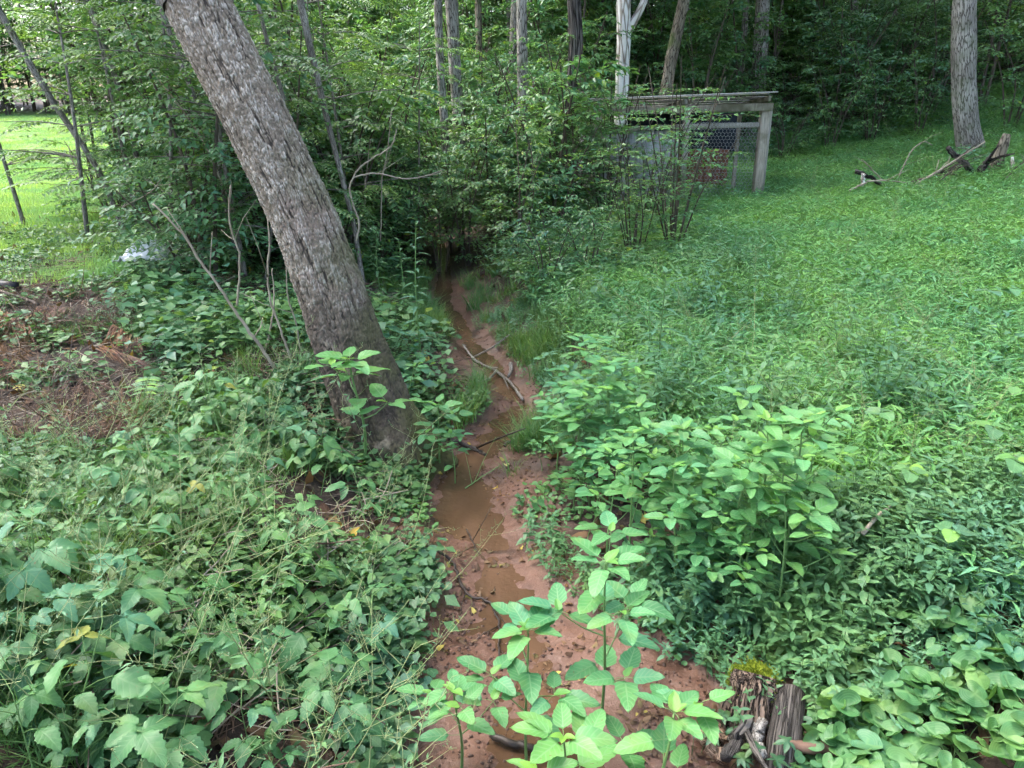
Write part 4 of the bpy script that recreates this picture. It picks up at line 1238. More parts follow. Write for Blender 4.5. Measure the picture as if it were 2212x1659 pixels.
put('slope_stalks', [stalk_proto(151 + k, 0.5) for k in range(3)], 150, 3.2, 18, lambda x, y: slope(x, y), 'thin straw coloured stalks standing out of the stiltgrass slope', 'weeds', 0.7, 1.3, 0.35, 156, 0.8)
put('tall_weeds', [mint_proto(171 + k, 3, 0.5, 0.05) for k in range(3)], 150, 4.0, 12, lambda x, y: (side(x, y) > 0.5) & (x < 2.6) & (fbm(x + 3, y, 2) > -0.05), 'taller leafy weeds between the stream bank and the open slope', 'weeds', 0.9, 1.5, 0.12, 176)
rp = np.random.default_rng(160); peb = []
for k in range(3):
    V, F, L = tube(np.array([(0, 0, -0.004), (0, 0, 0.0), (0, 0, 0.004)]) + rp.normal(0, 0.0006, (3, 3)), [0.004, 0.007, 0.004], 6, True, 0.5, k)
    peb.append(proto('p', mk_mesh('crumb', V, F, plain_mat('mud_crumb', (0.05, 0.03, 0.022), (0.16, 0.10, 0.075), 30, 0.7, 0.3), L)))
put('mud_crumbs', peb, 2600, 1.9, 8, lambda x, y: (np.abs(side(x, y)) < 0.3) & (fbm(x * 2.5 + 7, y * 2.5, 2) > -0.03), 'small crumbs of mud and grit on the stream bed', 'grit', 0.4, 1.6, 0.5, 162, dz=0.002)


# ================================================================== PLANTS ONE BY ONE
LEAF_J = [mk_mesh('jewelweed_leaf', *leaf_strip(0.098, 0.058, 'broad', 10, 2, 0.10, 0.22, c, w)[:2], M_JEWEL, leaf_strip(0.105, 0.058, 'broad', 10, 2)[2]) for c, w in ((0.10, 0.05), (0.02, 0.08), (0.16, 0.06))]
LEAF_JY = mk_mesh('young_jewelweed_leaf', *leaf_strip(0.055, 0.031, 'broad', 8, 2, 0.06, 0.35, 0.1)[:2], M_JEWEL_Y, leaf_strip(0.055, 0.031, 'broad', 8, 2)[2])


def variant_jewel(seed, h=0.75, nodes_=(0.38, 0.5, 0.6, 0.7, 0.8, 0.9), lsc=1.0):
    r = np.random.default_rng(seed)
    g = G(); leaves = []
    bend = r.normal(0, 0.05, 2)
    stem = lambda f: np.array([bend[0] * f * f + 0.012 * math.sin(f * 5), bend[1] * f * f, h * f])
    V, F, L = tube(np.array([stem(f) for f in np.linspace(-0.06, 1, 12)]), np.linspace(0.0065, 0.0028, 12), 8, False); g.add(V, F, L)
    def cluster(p, up_, n, big, az0, young=2):
        for k in range(n):
            az = az0 + k * 2.399 + r.normal(0, .2)
            tilt = r.normal(0.04, 0.14)
            d = np.array([math.cos(az), math.sin(az), tilt])
            pl = 0.018 + 0.022 * r.random()
            q = p + d * pl + np.array([0, 0, 0.008 * (n - k) / n - 0.004 * k / n])
            V, F, L = tube(np.array([p, (p + q) / 2 + np.array([0, 0, .004]), q]), 0.0011, 4, False); g.add(V, F, L)
            leaves.append((LEAF_J[r.integers(0, 3)], frame(q, d + np.array([0, 0, 0.06]), (r.normal(0, .18), r.normal(0, .18), 1), lsc * big * (0.72 + 0.4 * r.random()))))
        for k in range(young):
            az = r.random() * 2 * PI
            leaves.append((LEAF_JY, frame(p + np.array([0, 0, 0.006]), (math.cos(az), math.sin(az), 0.45), (0, 0, 1), 0.7 + 0.5 * r.random())))
    cluster(stem(1.0), 1, 6, 1.0, r.random() * 6, 3)
    az = r.random() * 6
    for k, f in enumerate(nodes_):
        az += 2.4 + r.normal(0, .25)
        p = stem(f); ln_ = h * (0.13 + 0.16 * (1 - f) + 0.06 * r.random())
        e = p + np.array([math.cos(az) * ln_, math.sin(az) * ln_, ln_ * (0.55 + 0.3 * r.random())])
        m_ = (p + e) / 2 + np.array([0, 0, -0.012])
        V, F, L = tube(spline([p, m_, e], 5), np.linspace(0.003, 0.0016, 5), 5, False); g.add(V, F, L)
        cluster(e, 1, 4 if f < 0.75 else 3, 1.0 - 0.12 * (f > 0.7), az, 1)
        # a single large leaf from the node
        a2 = az + PI * 0.9; d = np.array([math.cos(a2), math.sin(a2), 0.05]); q = p + d * 0.045
        V, F, L = tube(np.array([p, q]), 0.0012, 4, False); g.add(V, F, L)
        leaves.append((LEAF_J[k % 3], frame(q, d, (0, 0, 1), 1.15 * lsc)))
    return g.mesh('jewelweed_stem', M_STEM), leaves


JEWEL = [variant_jewel(200 + k) for k in range(5)] + [variant_jewel(210 + k, 0.45, (0.45, 0.68, 0.86)) for k in range(3)] + [variant_jewel(220, 0.75, (0.36, 0.47, 0.60, 0.74, 0.88), 1.22), variant_jewel(221, 0.6, (0.42, 0.58, 0.78), 1.25)]


def place(var, name, label, cat, x, y, scale=1.0, rz=0.0, group=None, tilt=(0, 0), z=None):
    t = thing(name, label, cat, (x, y, (h1(x, y) if z is None else z)), group)
    t.rotation_euler = (tilt[0], tilt[1], rz); t.scale = (scale,) * 3
    ob('stem', var[0], t)
    for me, M in var[1]:
        ob('leaf', me, t, M)
    return t


def under(px, py, height, y0=1.3, y1=9.0):
    """spot on the ground whose plant of that height tops out at a picture point"""
    ys = np.arange(y0, y1, 0.03)
    P = np.array([at_y(px, py, q) for q in ys])
    e = P[:, 2] - H(P[:, 0], P[:, 1]) - height
    k = int(np.argmax(e < 0)) if (e < 0).any() else len(ys) - 1
    return P[k]


r = np.random.default_rng(77)
for lab, px, py, hgt_, v, rz in [
    ('tall jewelweed plant with broad tiers of leaves standing in the red mud', 1312, 1215, 0.82, 8, 0.6),
    ('jewelweed plant in the mud with its top below the tall plant, on the stream side', 1140, 1375, 0.60, 9, 2.0),
    ('small jewelweed plant in the mud beside the woodland herbs', 990, 1470, 0.45, 5, 1.0),
    ('jewelweed plant cut off by the bottom edge, showing three big leaves', 1235, 1600, 0.60, 9, 4.0),
    ('jewelweed plant at the bottom edge next to the eroded mud bank', 1430, 1600, 0.55, 7, 3.0),
    ('jewelweed plant growing against the foot of the leaning tree on its stream side', 945, 870, 0.50, 6, 1.7),
    ('jewelweed plant in front of the leaning tree foot, low over the water', 980, 945, 0.34, 6, 5.2),
    ('slim jewelweed in front of the leaning trunk, with a few raised leaves', 770, 770, 0.75, 7, 0.3),
    ('small jewelweed between the leaning tree and the grass tuft', 880, 800, 0.35, 5, 3.3),
]:
    q = under(px, py, hgt_); place(JEWEL[v], 'jewelweed_plant', lab, 'plant', q[0], q[1], hgt_ / (0.75 if v < 5 or v == 8 else 0.6 if v == 9 else 0.45), rz)
def JLAB(px, py):
    if py < 860: return 'jewelweed plant of the clump, in the far pale part towards the coop' if px > 1260 else 'jewelweed plant of the clump, in the far fringe over the stream'
    if px > 1600: return 'jewelweed plant of the clump, in the outer part running into the slope'
    if px < 1360: return 'jewelweed plant of the clump, in the row hanging over the mud'
    return 'tall jewelweed plant of the clump, in the dense bright middle' if py < 1020 else 'jewelweed plant of the clump, in the front nearest the tall mud plant'


tops = [(1440, 920), (1500, 880), (1590, 960), (1545, 1010), (1480, 1000), (1400, 960), (1340, 930), (1300, 890), (1270, 840), (1230, 790), (1230, 730), (1290, 740), (1340, 770), (1390, 790), (1350, 830), (1430, 840), (1250, 900), (1190, 950),
        (1640, 1000), (1700, 950), (1745, 1010), (1800, 940), (1850, 900), (1690, 1060), (1610, 1080), (1530, 1080), (1450, 1070), (1760, 1080), (1720, 890), (1560, 920), (1370, 1030), (1440, 1130), (1560, 1150), (1500, 1220), (1660, 1130), (1210, 850), (1310, 980), (1180, 770), (1250, 1000), (1400, 880), (1480, 940), (1330, 1080)]
for k, (px, py) in enumerate(tops):
    hh = 0.58 + 0.26 * r.random()
    if px < 1260: hh *= 0.75
    px += r.normal(0, 12) - (55 if px > 1300 else 0); py += r.normal(0, 8)
    if k % 7 == 5: continue
    for tries in range(6):
        q = under(px, py, hh)
        if side(q[0], q[1]) > 0.30: break
        hh *= 0.85
    v = r.integers(0, 5) if hh > 0.55 else 5 + r.integers(0, 3)
    place(JEWEL[v], 'jewelweed_plant', JLAB(px, py), 'plant', q[0], q[1], hh / (0.75 if v < 5 else 0.45), r.random() * 6, 'jewelweed clump: ' + JLAB(px, py).split(' in the ')[-1], (r.normal(0, .08), r.normal(0, .08)))

# ---- woodland herbs with large toothed leaves in threes
def herb_leaf(seed, lobed):
    g = G(); r = np.random.default_rng(seed)
    mid = leaf_strip(0.110, 0.066, 'ovate', 14, 2, 0.18, 0.18, 0.30, 0.12)
    sd = leaf_strip(0.090, 0.052, 'ovate', 14, 2, 0.18, 0.18, 0.32, 0.12)
    g.add(*mid)
    for s_ in (-1, 1):
        M = frame((0.004 * s_, -0.004, 0.0), (s_ * 0.85, 0.45 if lobed else 0.15, -0.12), (0.1 * s_, 0, 1), 1.0, 0.1 * s_)
        g.add(xf(M, sd[0]), sd[1], sd[2])
    return g.mesh('herb_leaf', M_HERB)


LEAF_H = [herb_leaf(1, True), herb_leaf(2, False), mk_mesh('herb_leaf', *leaf_strip(0.12, 0.078, 'ovate', 14, 2, 0.18, 0.15, 0.28, 0.12)[:2], M_HERB, leaf_strip(0.12, 0.078, 'ovate', 14, 2)[2])]


def variant_herb(seed, h):
    r = np.random.default_rng(seed); g = G(); leaves = []
    lean_ = r.normal(0, 0.10, 2)
    st = lambda f: np.array([lean_[0] * f, lean_[1] * f, h * f])
    V, F, L = tube(np.array([st(f) for f in np.linspace(-0.1, 1, 8)]), np.linspace(0.004, 0.002, 8), 6, False); g.add(V, F, L)
    n = r.integers(5, 8); az = r.random() * 6
    for k in range(n):
        f = 0.35 + 0.65 * k / (n - 1); az += 2.3 + r.normal(0, .3)
        p = st(f); ln_ = 0.05 + 0.10 * (1 - f) + 0.03 * r.random()
        d = np.array([math.cos(az), math.sin(az), 0.5 + 0.3 * f])
        q = p + d * ln_
        V, F, L = tube(np.array([p, (p + q) / 2 + np.array([0, 0, 0.006]), q]), [0.002, 0.0016, 0.0013], 5, False); g.add(V, F, L)
        sc = (0.75 + 0.5 * r.random()) * (1.0 if k < n - 1 else 0.7)
        leaves.append((LEAF_H[r.integers(0, 3)], frame(q, (math.cos(az), math.sin(az), -0.15 + 0.25 * r.normal()), (r.normal(0, .25), r.normal(0, .25), 1), sc)))
    return g.mesh('herb_stem', M_STEM), leaves


HERB = [variant_herb(300 + k, 0.30 + 0.05 * (k % 3)) for k in range(7)]
X, Y = wedge(80, 1.55, 4.9, lambda x, y: inside(x, y, Z_HERB), 0.75, 0.5, 1.0, 311)
def HLAB(x, y):
    if y > 3.7: return ('small toothed leaved herb at the back, close under the leaning tree', 'herbs close under the leaning tree')
    if x > -0.95: return ('toothed leaved herb mixed with grass along the muddy stream edge', 'herbs along the stream edge')
    if y < 2.2: return ('large toothed leaved herb in the front row along the bottom edge', 'herbs along the bottom edge')
    if x < -1.9: return ('toothed leaved herb out towards the picture edge below the litter', 'herbs below the litter')
    return ('toothed leaved herb in the middle of the herb bed', 'herbs in the middle of the bed')


order = np.argsort(Y)
for k in order:
    place(HERB[r.integers(0, 7)], 'woodland_herb', HLAB(X[k], Y[k])[0], 'plant', X[k], Y[k], (0.62 + 0.40 * r.random()) * (1.05 if Y[k] < 2.6 else 0.9), r.random() * 6, HLAB(X[k], Y[k])[1], (r.normal(0, .12), r.normal(0, .12)))
for lab, px, py, hh, v in [
    ('woodland herb with two pale large leaves spread flat at the bottom edge', 660, 1450, 0.42, 0),
    ('drooping large leaved herb in the bottom corner away from the stream', 90, 1400, 0.40, 1),
    ('woodland herb spreading a broad pale leaf over the dark gap', 430, 1310, 0.42, 2),
    ('woodland herb hanging its leaves over the mud by the small jewelweed', 770, 1280, 0.40, 3),
    ('broad leaved herb standing just below the foot of the leaning tree', 560, 820, 0.45, 4),
    ('broad leaved herb in the shade between dead saplings and leaning tree', 470, 850, 0.40, 5),
]:
    q = under(px, py, hh); place(HERB[v], 'woodland_herb', lab, 'plant', q[0], q[1], 1.05, r.random() * 6)

# ---- violets: heart shaped leaves on long stalks
def heart(t):
    a = abs(t)
    return 0.92 + 0.16 * math.exp(-(a / 0.35) ** 2) + 0.10 * math.exp(-((a - 2.2) / 0.5) ** 2) - 0.72 * math.exp(-((a - PI) / 0.30) ** 2)


LEAF_V = [mk_mesh('violet_leaf', *leaf_polar(0.041, heart, 26, c, w)[:2], M_VIOLET, leaf_polar(0.041, heart, 26)[2]) for c, w in ((0.35, 0.03), (-0.2, 0.05), (0.7, 0.04))]


def variant_violet(seed):
    r = np.random.default_rng(seed); g = G(); leaves = []
    n = r.integers(6, 10)
    for k in range(n):
        az = k * 2.4 + r.normal(0, .3); ln_ = 0.10 + 0.09 * r.random(); out = 0.25 + 0.6 * r.random()
        p = np.array([math.cos(az) * ln_ * out, math.sin(az) * ln_ * out, ln_ * (1.1 - 0.4 * out)])
        V, F, L = tube(spline([(0, 0, -0.02), p * np.array([0.35, 0.35, 0.65]), p], 5), [0.0016, 0.0015, 0.0014, 0.0013, 0.0012], 4, False); g.add(V, F, L)
        leaves.append((LEAF_V[r.integers(0, 3)], frame(p, (math.cos(az), math.sin(az), -0.1 + 0.3 * r.normal()), (r.normal(0, .35) - 0.1, r.normal(0, .35) - 0.15, 1), 0.7 + 0.6 * r.random())))
    return g.mesh('violet_stalks', M_STEM), leaves


def VLAB(x, y):
    if y > 2.5: return ('small heart leaved violet at the back, mixing into the smartweed', 'violets by the smartweed')
    if x < 1.25: return ('heart leaved violet crowding round the grey post and stump', 'violets by the grey post')
    if y < 1.95: return ('heart leaved violet in the front corner of the patch', 'violets in the front corner')
    return ('heart leaved violet in the middle of the violet patch', 'violets in the middle')


VIOLET = [variant_violet(400 + k) for k in range(6)]
X, Y = wedge(115, 1.35, 3.6, lambda x, y: inside(x, y, Z_VIOLET), 0.75, 0.9, 1.0, 411)
for k in range(len(X)):
    place(VIOLET[r.integers(0, 6)], 'violet_plant', VLAB(X[k], Y[k])[0], 'plant', X[k], Y[k], 0.68 + 0.45 * r.random(), r.random() * 6, VLAB(X[k], Y[k])[1], (r.normal(0, .1), r.normal(0, .1)))

# ---- vine with leaves in threes on the slope
LEAF_VN = [mk_mesh('vine_leaflet', *leaf_strip(0.11, 0.088, 'broad', 9, 2, 0.0, 0.12, 0.12, 0.08)[:2], M_VINE, leaf_strip(0.11, 0.088, 'broad', 9, 2)[2]) for _ in range(1)]


def variant_vine(seed, n):
    r = np.random.default_rng(seed); g = G(); leaves = []
    for k in range(n):
        az = r.random() * 6; p = np.array([math.cos(az) * 0.10 * k, math.sin(az) * 0.10 * k, 0.30 + 0.10 * r.random()])
        V, F, L = tube(spline([(p[0] * 0.5, p[1] * 0.5, -0.05), p * np.array([0.8, 0.8, 0.6]), p], 5), 0.002, 4, False); g.add(V, F, L)
        a0 = r.random() * 6
        for w in (0, 2.0, -2.0):
            d = np.array([math.cos(a0 + w), math.sin(a0 + w), -0.1 + 0.1 * r.normal()])
            leaves.append((LEAF_VN[0], frame(p + d * 0.008, d, (r.normal(0, .15), r.normal(0, .15), 1), 0.75 + 0.35 * r.random())))
    return g.mesh('vine_stem', M_STEM), leaves


VINE = [variant_vine(500 + k, 1 + k % 3) for k in range(5)]
for lab, px, py, v, sc in [
    ('vine with a fresh yellow green leaf trio at the edge of the slope', 2185, 850, 0, 1.0),
    ('vine with three blue green leaflets spread flat on the slope edge', 2150, 905, 3, 1.1),
    ('vine with a single leaf trio below the spread blue green one', 2190, 985, 1, 1.0),
    ('vine holding pale leaflets above the middle of the weeds', 1700, 1000, 0, 0.9),
    ('vine leaf trio near the top of the violet patch', 2060, 1130, 3, 0.9),
    ('vine leaf trio with a dark drooping leaflet amid the stiltgrass', 1905, 905, 0, 0.9),
    ('vine with small leaves far up the slope near the edge', 2190, 620, 2, 1.0),
    ('vine leaf trio where the slope meets the picture edge', 2200, 520, 1, 1.0),
    ('pale vine leaves standing out of the stiltgrass mid slope', 1690, 590, 3, 0.8),
    ('vine with pale leaflets above the smartweed', 1960, 1010, 1, 0.9),
    ('large lobed vine leaves on the smartweed above the mossy stump', 1700, 1360, 4, 0.6),
]:
    q = under(px, py, 0.36 * sc); place(VINE[v], 'vine_plant', lab, 'vine', q[0], q[1], sc, r.random() * 6)

# ---- tall single stemmed plants with long hanging leaves
LEAF_L = mk_mesh('long_leaf', *leaf_strip(0.15, 0.036, 'lance', 8, 2, 0.05, 0.25, 0.45)[:2], M_MINT, leaf_strip(0.15, 0.036, 'lance', 8, 2)[2])


def variant_tall(seed, h, n, sc=1.0):
    r = np.random.default_rng(seed); g = G(); leaves = []
    st = lambda f: np.array([0.03 * math.sin(f * 3), 0, h * f])
    V, F, L = tube(np.array([st(f) for f in np.linspace(-0.05, 1, 10)]), np.linspace(0.008, 0.003, 10), 6, False); g.add(V, F, L)
    for k in range(n):
        f = 0.12 + 0.88 * k / (n - 1); az = k * 2.4
        leaves.append((LEAF_L, frame(st(f), (math.cos(az), math.sin(az), 0.12 + 0.55 * f * f), (0, 0, 1), sc * (1.25 - 0.5 * f * f))))
    return g.mesh('tall_stem', M_STEM), leaves


for lab, px, py, hh, n, sc in [
    ('tall upright plant with long leaves above the jewelweed clump', 1440, 590, 0.95, 34, 1.0),
    ('second tall long leaved plant, shorter, beside the tallest one', 1400, 650, 0.7, 26, 0.9),
    ('lanky stem with long drooping leaves rising from the stream edge', 900, 475, 1.25, 30, 0.9),
    ('shaded lanky plant between vine wrapped trunk and stream', 815, 490, 0.8, 20, 0.9),
    ('shaded long leaved plant at the mouth of the dark hollow', 860, 520, 0.8, 20, 0.9),
]:
    q = under(px, py, hh, 3.0, 12); place(variant_tall(600 + px, hh, n, sc), 'tall_plant', lab, 'plant', q[0], q[1], 1.0, r.random() * 6)

# ---- walnut seedling
g = G(); lv = []
LEAF_WN = mk_mesh('leaflet', *leaf_strip(0.085, 0.034, 'ovate', 7, 2, 0.0, 0.2, 0.15)[:2], M_VINE, leaf_strip(0.085, 0.034, 'ovate', 7, 2)[2])
pth = spline([(0, 0, 0), (0.05, -0.05, 0.22), (0.12, -0.18, 0.34), (0.14, -0.34, 0.33)], 12)
V, F, L = tube(pth, np.linspace(0.003, 0.0015, 12), 5, False); g.add(V, F, L)
for k in range(4, 12):
    for s_ in (-1, 1): lv.append((LEAF_WN, frame(pth[k], (s_, -0.3, 0.05), (0, 0, 1), 1.0 - 0.02 * k)))
q = under(290, 800, 0.34); place((g.mesh('walnut_stem', M_STEM), lv), 'walnut_seedling', 'walnut seedling with a blue green feather leaf beside the dark stick', 'plant', q[0], q[1], 1.0, 0.2)


# ================================================================== BUILT AND FALLEN THINGS
M_GREYWOOD = plain_mat('weathered_timber', (0.22, 0.20, 0.17), (0.36, 0.33, 0.28), 9, 0.9, 0.5, (6, 6, 0.6), cc=(0.15, 0.14, 0.10))
M_PALEWOOD = plain_mat('pale_timber', (0.22, 0.19, 0.145), (0.38, 0.335, 0.265), 9, 0.9, 0.4, (6, 6, 0.6), cc=(0.13, 0.115, 0.075))
M_REDWOOD = plain_mat('red_brown_boards', (0.16, 0.065, 0.045), (0.25, 0.105, 0.07), 8, 0.85, 0.4, (6, 6, 0.6))
M_GREYBOARD = plain_mat('grey_boards', (0.25, 0.25, 0.25), (0.36, 0.36, 0.37), 8, 0.9, 0.4, (6, 6, 0.6), cc=(0.14, 0.15, 0.13))
M_COOPSHADE = plain_mat('dark_blue_shade_sheet', (0.012, 0.015, 0.028), (0.022, 0.026, 0.042), 6, 0.7, 0.3)  # near-black navy, the coop's dim inside put into the colour
M_WIRE = plain_mat('galvanised_wire', (0.30, 0.30, 0.31), (0.42, 0.42, 0.43), 40, 0.5, 0.1, metal=0.5)
M_ROOFING = plain_mat('roof_sheet', (0.24, 0.23, 0.21), (0.36, 0.35, 0.32), 6, 0.8, 0.3)

# ------------------------------------------------------------------ chicken coop
B = gp(1632, 436); Yc = B[1]
A = at_y(1284, 440, Yc - 0.2)
A[2] = h1(A[0], A[1])
fx = B - A; fx[2] = 0; WID = np.linalg.norm(fx); fx /= WID; bk = np.array([-fx[1], fx[0], 0])
topB = at_y(1640, 222, Yc)[2] - B[2]; topA = at_y(1284, 232, Yc - 0.2)[2] - B[2]
coop = thing('chicken_coop', 'weathered timber chicken coop with wire netting front on the slope', 'coop', tuple(B - np.array([0, 0, 0.05])))
rot = math.atan2(fx[1], fx[0])
coop.rotation_euler = (0, 0, rot)   # local x runs along the front (0 at the corner post, -WID at the far end), local y runs to the back
DEP = 2.0
zA = topA; zB = topB


def part(name, lo, hi, mat, M=None, label=None, parent=None):
    g = G(); box(g, lo, hi, 0, M)
    me = g.mesh(name, mat, False)
    o = ob(name, me, parent or coop)
    bv = o.modifiers.new('bevel', 'BEVEL'); bv.width = 0.006; bv.segments = 1
    if label: o['label'] = label
    return o


part('post', (-0.07, -0.07, -0.35), (0.065, 0.07, zB - 0.02), M_PALEWOOD, None, 'pale corner post')
part('post', (0.085, 0.05, -0.3), (0.15, 0.13, zB - 0.06), M_GREYWOOD)
part('post', (-WID - 0.07, -0.06, -0.4), (-WID + 0.07, 0.07, zA), M_GREYWOOD)
part('post', (-1.36, -0.04, -0.3), (-1.27, 0.05, zB - 0.1), M_GREYWOOD)
part('post', (-0.32, 0.35, -0.3), (-0.26, 0.41, zB - 0.15), M_PALEWOOD)
part('post', (-0.07, DEP, -0.3), (0.06, DEP + 0.12, zB - 0.2), M_GREYWOOD)
part('post', (-WID - 0.05, DEP, -0.3), (-WID + 0.07, DEP + 0.12, zA - 0.2), M_GREYWOOD)


def beam(name, p, q, h_, d_, mat, label=None, parent=None):
    p = np.array(p, float); q = np.array(q, float)
    Mx = frame(p, q - p)
    return part(name, (-d_ / 2, 0, -h_ / 2), (d_ / 2, np.linalg.norm(q - p), h_ / 2), mat, Mx, label, parent)


beam('beam', (-WID - 0.15, -0.09, zA - 0.02), (0.09, -0.09, zB - 0.01), 0.12, 0.05, M_PALEWOOD, 'long front beam under the roof')
beam('rail', (-1.27, 0.0, zB - 0.32), (-0.08, 0.0, zB - 0.30), 0.08, 0.04, M_GREYWOOD)
back_wall = beam('back_wall', (-2.0, 1.41, 0.10), (-0.12, 1.41, 0.12), 0.08, 0.03, M_GREYWOOD)
beam('rail', (-1.30, 1.30, 0.78), (-0.10, 1.30, 0.80), 0.07, 0.04, M_REDWOOD)
board_wall = beam('board_wall', (-WID, 0.0, zA - 0.30), (-1.36, 0.0, zB - 0.32), 0.07, 0.04, M_GREYWOOD)
roof = beam('roof', (-WID / 2, -0.2, (zA + zB) / 2 + 0.105), (-WID / 2, DEP + 0.25, (zA + zB) / 2 - 0.115), 0.09, 0.05, M_GREYWOOD)
beam('rafter', (-0.02, -0.2, zB + 0.12), (-0.02, DEP + 0.25, zB - 0.10), 0.09, 0.05, M_GREYWOOD)
beam('rafter', (-1.3, -0.2, zB + 0.10), (-1.3, DEP + 0.25, zB - 0.12), 0.09, 0.05, M_GREYWOOD)
beam('rafter', (-WID, -0.2, zA + 0.11), (-WID, DEP + 0.25, zA - 0.10), 0.09, 0.05, M_GREYWOOD)
# roof boards laid side by side, a little uneven
nb = 9
for k in range(nb):
    y0 = -0.32 + (DEP + 0.6) * k / nb; y1 = -0.32 + (DEP + 0.6) * (k + 1) / nb - 0.012
    z0 = 0.150 - 0.105 * y0 + 0.006 * math.sin(k * 2.3)
    yc = (y0 + y1) / 2
    beam('roof_board', (-WID - 0.25, yc, zA + z0 - 0.01), (0.06 + 0.04 * math.sin(k * 4.1), yc, zB + z0 + 0.03), 0.022, y1 - y0, M_ROOFING, None, roof)
# grey board wall in the far bays
xx = -WID + 0.10; k = 0
while xx < -1.42:
    w_ = 0.14 + 0.03 * math.sin(k * 3.1)
    part('wall_board', (xx, 0.055 + 0.006 * (k % 2), -0.15), (min(xx + w_, -1.38), 0.08 + 0.006 * (k % 2), 1.25 + 0.04 * math.sin(k * 5)), M_GREYBOARD, None, None, board_wall)
    xx += w_ + 0.008; k += 1
# red brown boards low on the back; navy sheet above, heightened as interior shade
xx = -1.95; k = 0
while xx < -0.08:
    w_ = 0.15 + 0.02 * math.sin(k * 2.1)
    part('back_board', (xx, 1.36 + 0.006 * (k % 2), -0.10), (xx + w_, 1.385 + 0.006 * (k % 2), 0.84 + 0.02 * math.sin(k * 4)), M_REDWOOD, None, None, back_wall)
    xx += w_ + 0.007; k += 1
part('interior_shade_sheet', (-2.0, 1.42, 0.80), (0.10, 1.44, zB - 0.12), M_COOPSHADE, None, None, back_wall)
xx = -0.28; k = 0
xx = 0.15; k = 0
while xx < DEP - 0.1:
    part('wall_board', (-WID - 0.02, xx, -0.2), (-WID + 0.005, xx + 0.14, 1.3), M_GREYBOARD); xx += 0.15
# hexagonal wire netting
g = G(); cw = 0.062; rr_ = cw / math.sqrt(3); tk = 0.0022


def wire_seg(p, q):
    p = np.array(p); q = np.array(q); d = q - p; l_ = np.linalg.norm(d); d /= l_
    nx_, nz_ = -d[2], d[0]
    a = np.array([nx_ * tk, 0, nz_ * tk]); b_ = np.array([0, tk, 0])
    g.add(np.array([p - a, p + a, q + a, q - a, p - b_, p + b_, q + b_, q - b_]), np.array([(0, 1, 2, 3), (4, 5, 6, 7)]))


row = 0; z = -0.1
while z < zB - 0.30:
    off = (row % 2) * cw / 2
    x_ = -1.26 + off
    while x_ < -0.09:
        c0 = (x_, -0.03, z)
        wire_seg((x_, -0.03, z), (x_, -0.03, z + rr_))
        wire_seg((x_, -0.03, z + rr_), (x_ - cw / 2, -0.03, z + 1.5 * rr_))
        wire_seg((x_, -0.03, z + rr_), (x_ + cw / 2, -0.03, z + 1.5 * rr_))
        x_ += cw
    z += 1.5 * rr_; row += 1
wn_ = ob('wire_netting', g.mesh('wire_netting', M_WIRE, False), coop)

# spreading bush in front of the coop, with bare arching stems
def bush_mesh(seed):
    r = np.random.default_rng(seed); g = G(); gs = G()
    for s_ in range(9):
        a = r.uniform(0, 2 * PI); hh = 1.2 + 0.9 * r.random(); out = 0.35 + 0.7 * r.random()
        e = np.array([math.cos(a) * out, math.sin(a) * out * 0.7, hh])
        st = spline([(0.08 * math.cos(a), 0.05 * math.sin(a), -0.05), e * np.array([.5, .5, .55]) + r.normal(0, .05, 3), e], 9)
        V, F, L = tube(st, np.linspace(0.013, 0.004, 9), 6, False); gs.add(V, F, L)
        for b in range(15):
            f = 0.3 + 0.7 * r.random(); i_ = min(7, int(f * 8)); az = r.random() * 2 * PI
            spray(g, st[i_], (math.cos(az), math.sin(az), 0.25), 0.25 + 0.35 * r.random(), 8, 0.078, r, 0.0025)
    V, F, L = tube(np.array([(0, 0, -0.1), (0.02, 0, 0.35), (0.03, 0.02, 0.8)]), [0.03, 0.026, 0.022], 8); gs.add(V, F, L)
    return g.mesh('bush_foliage', [M_SHRUB, M_TWIGD]), gs.mesh('bush_stems', M_TWIGD)


bm = bush_mesh(701); bm2 = bush_mesh(702)
for lab, px, py, Yd, sc, src in [
    ('open bush with dark bare stems in front of the coop netting', 1452, 545, None, 1.1, bm),
    ('second open bush with arching stems, on the stream side of the first', 1370, 575, None, 0.8, bm2),
    ('leafy open bush screening the board wall of the coop', 1400, 480, None, 1.05, bm),
    ('open bush behind the second one, hiding the far coop post', 1310, 475, None, 1.2, bm2),
]:
    q = gp(px, py); t = thing('open_bush', lab, 'shrub', tuple(q), None, px * 0.7); t.scale = (sc,) * 3
    f = ob('foliage', src[0], t); f['kind'] = 'stuff'; ob('stems', src[1], t)


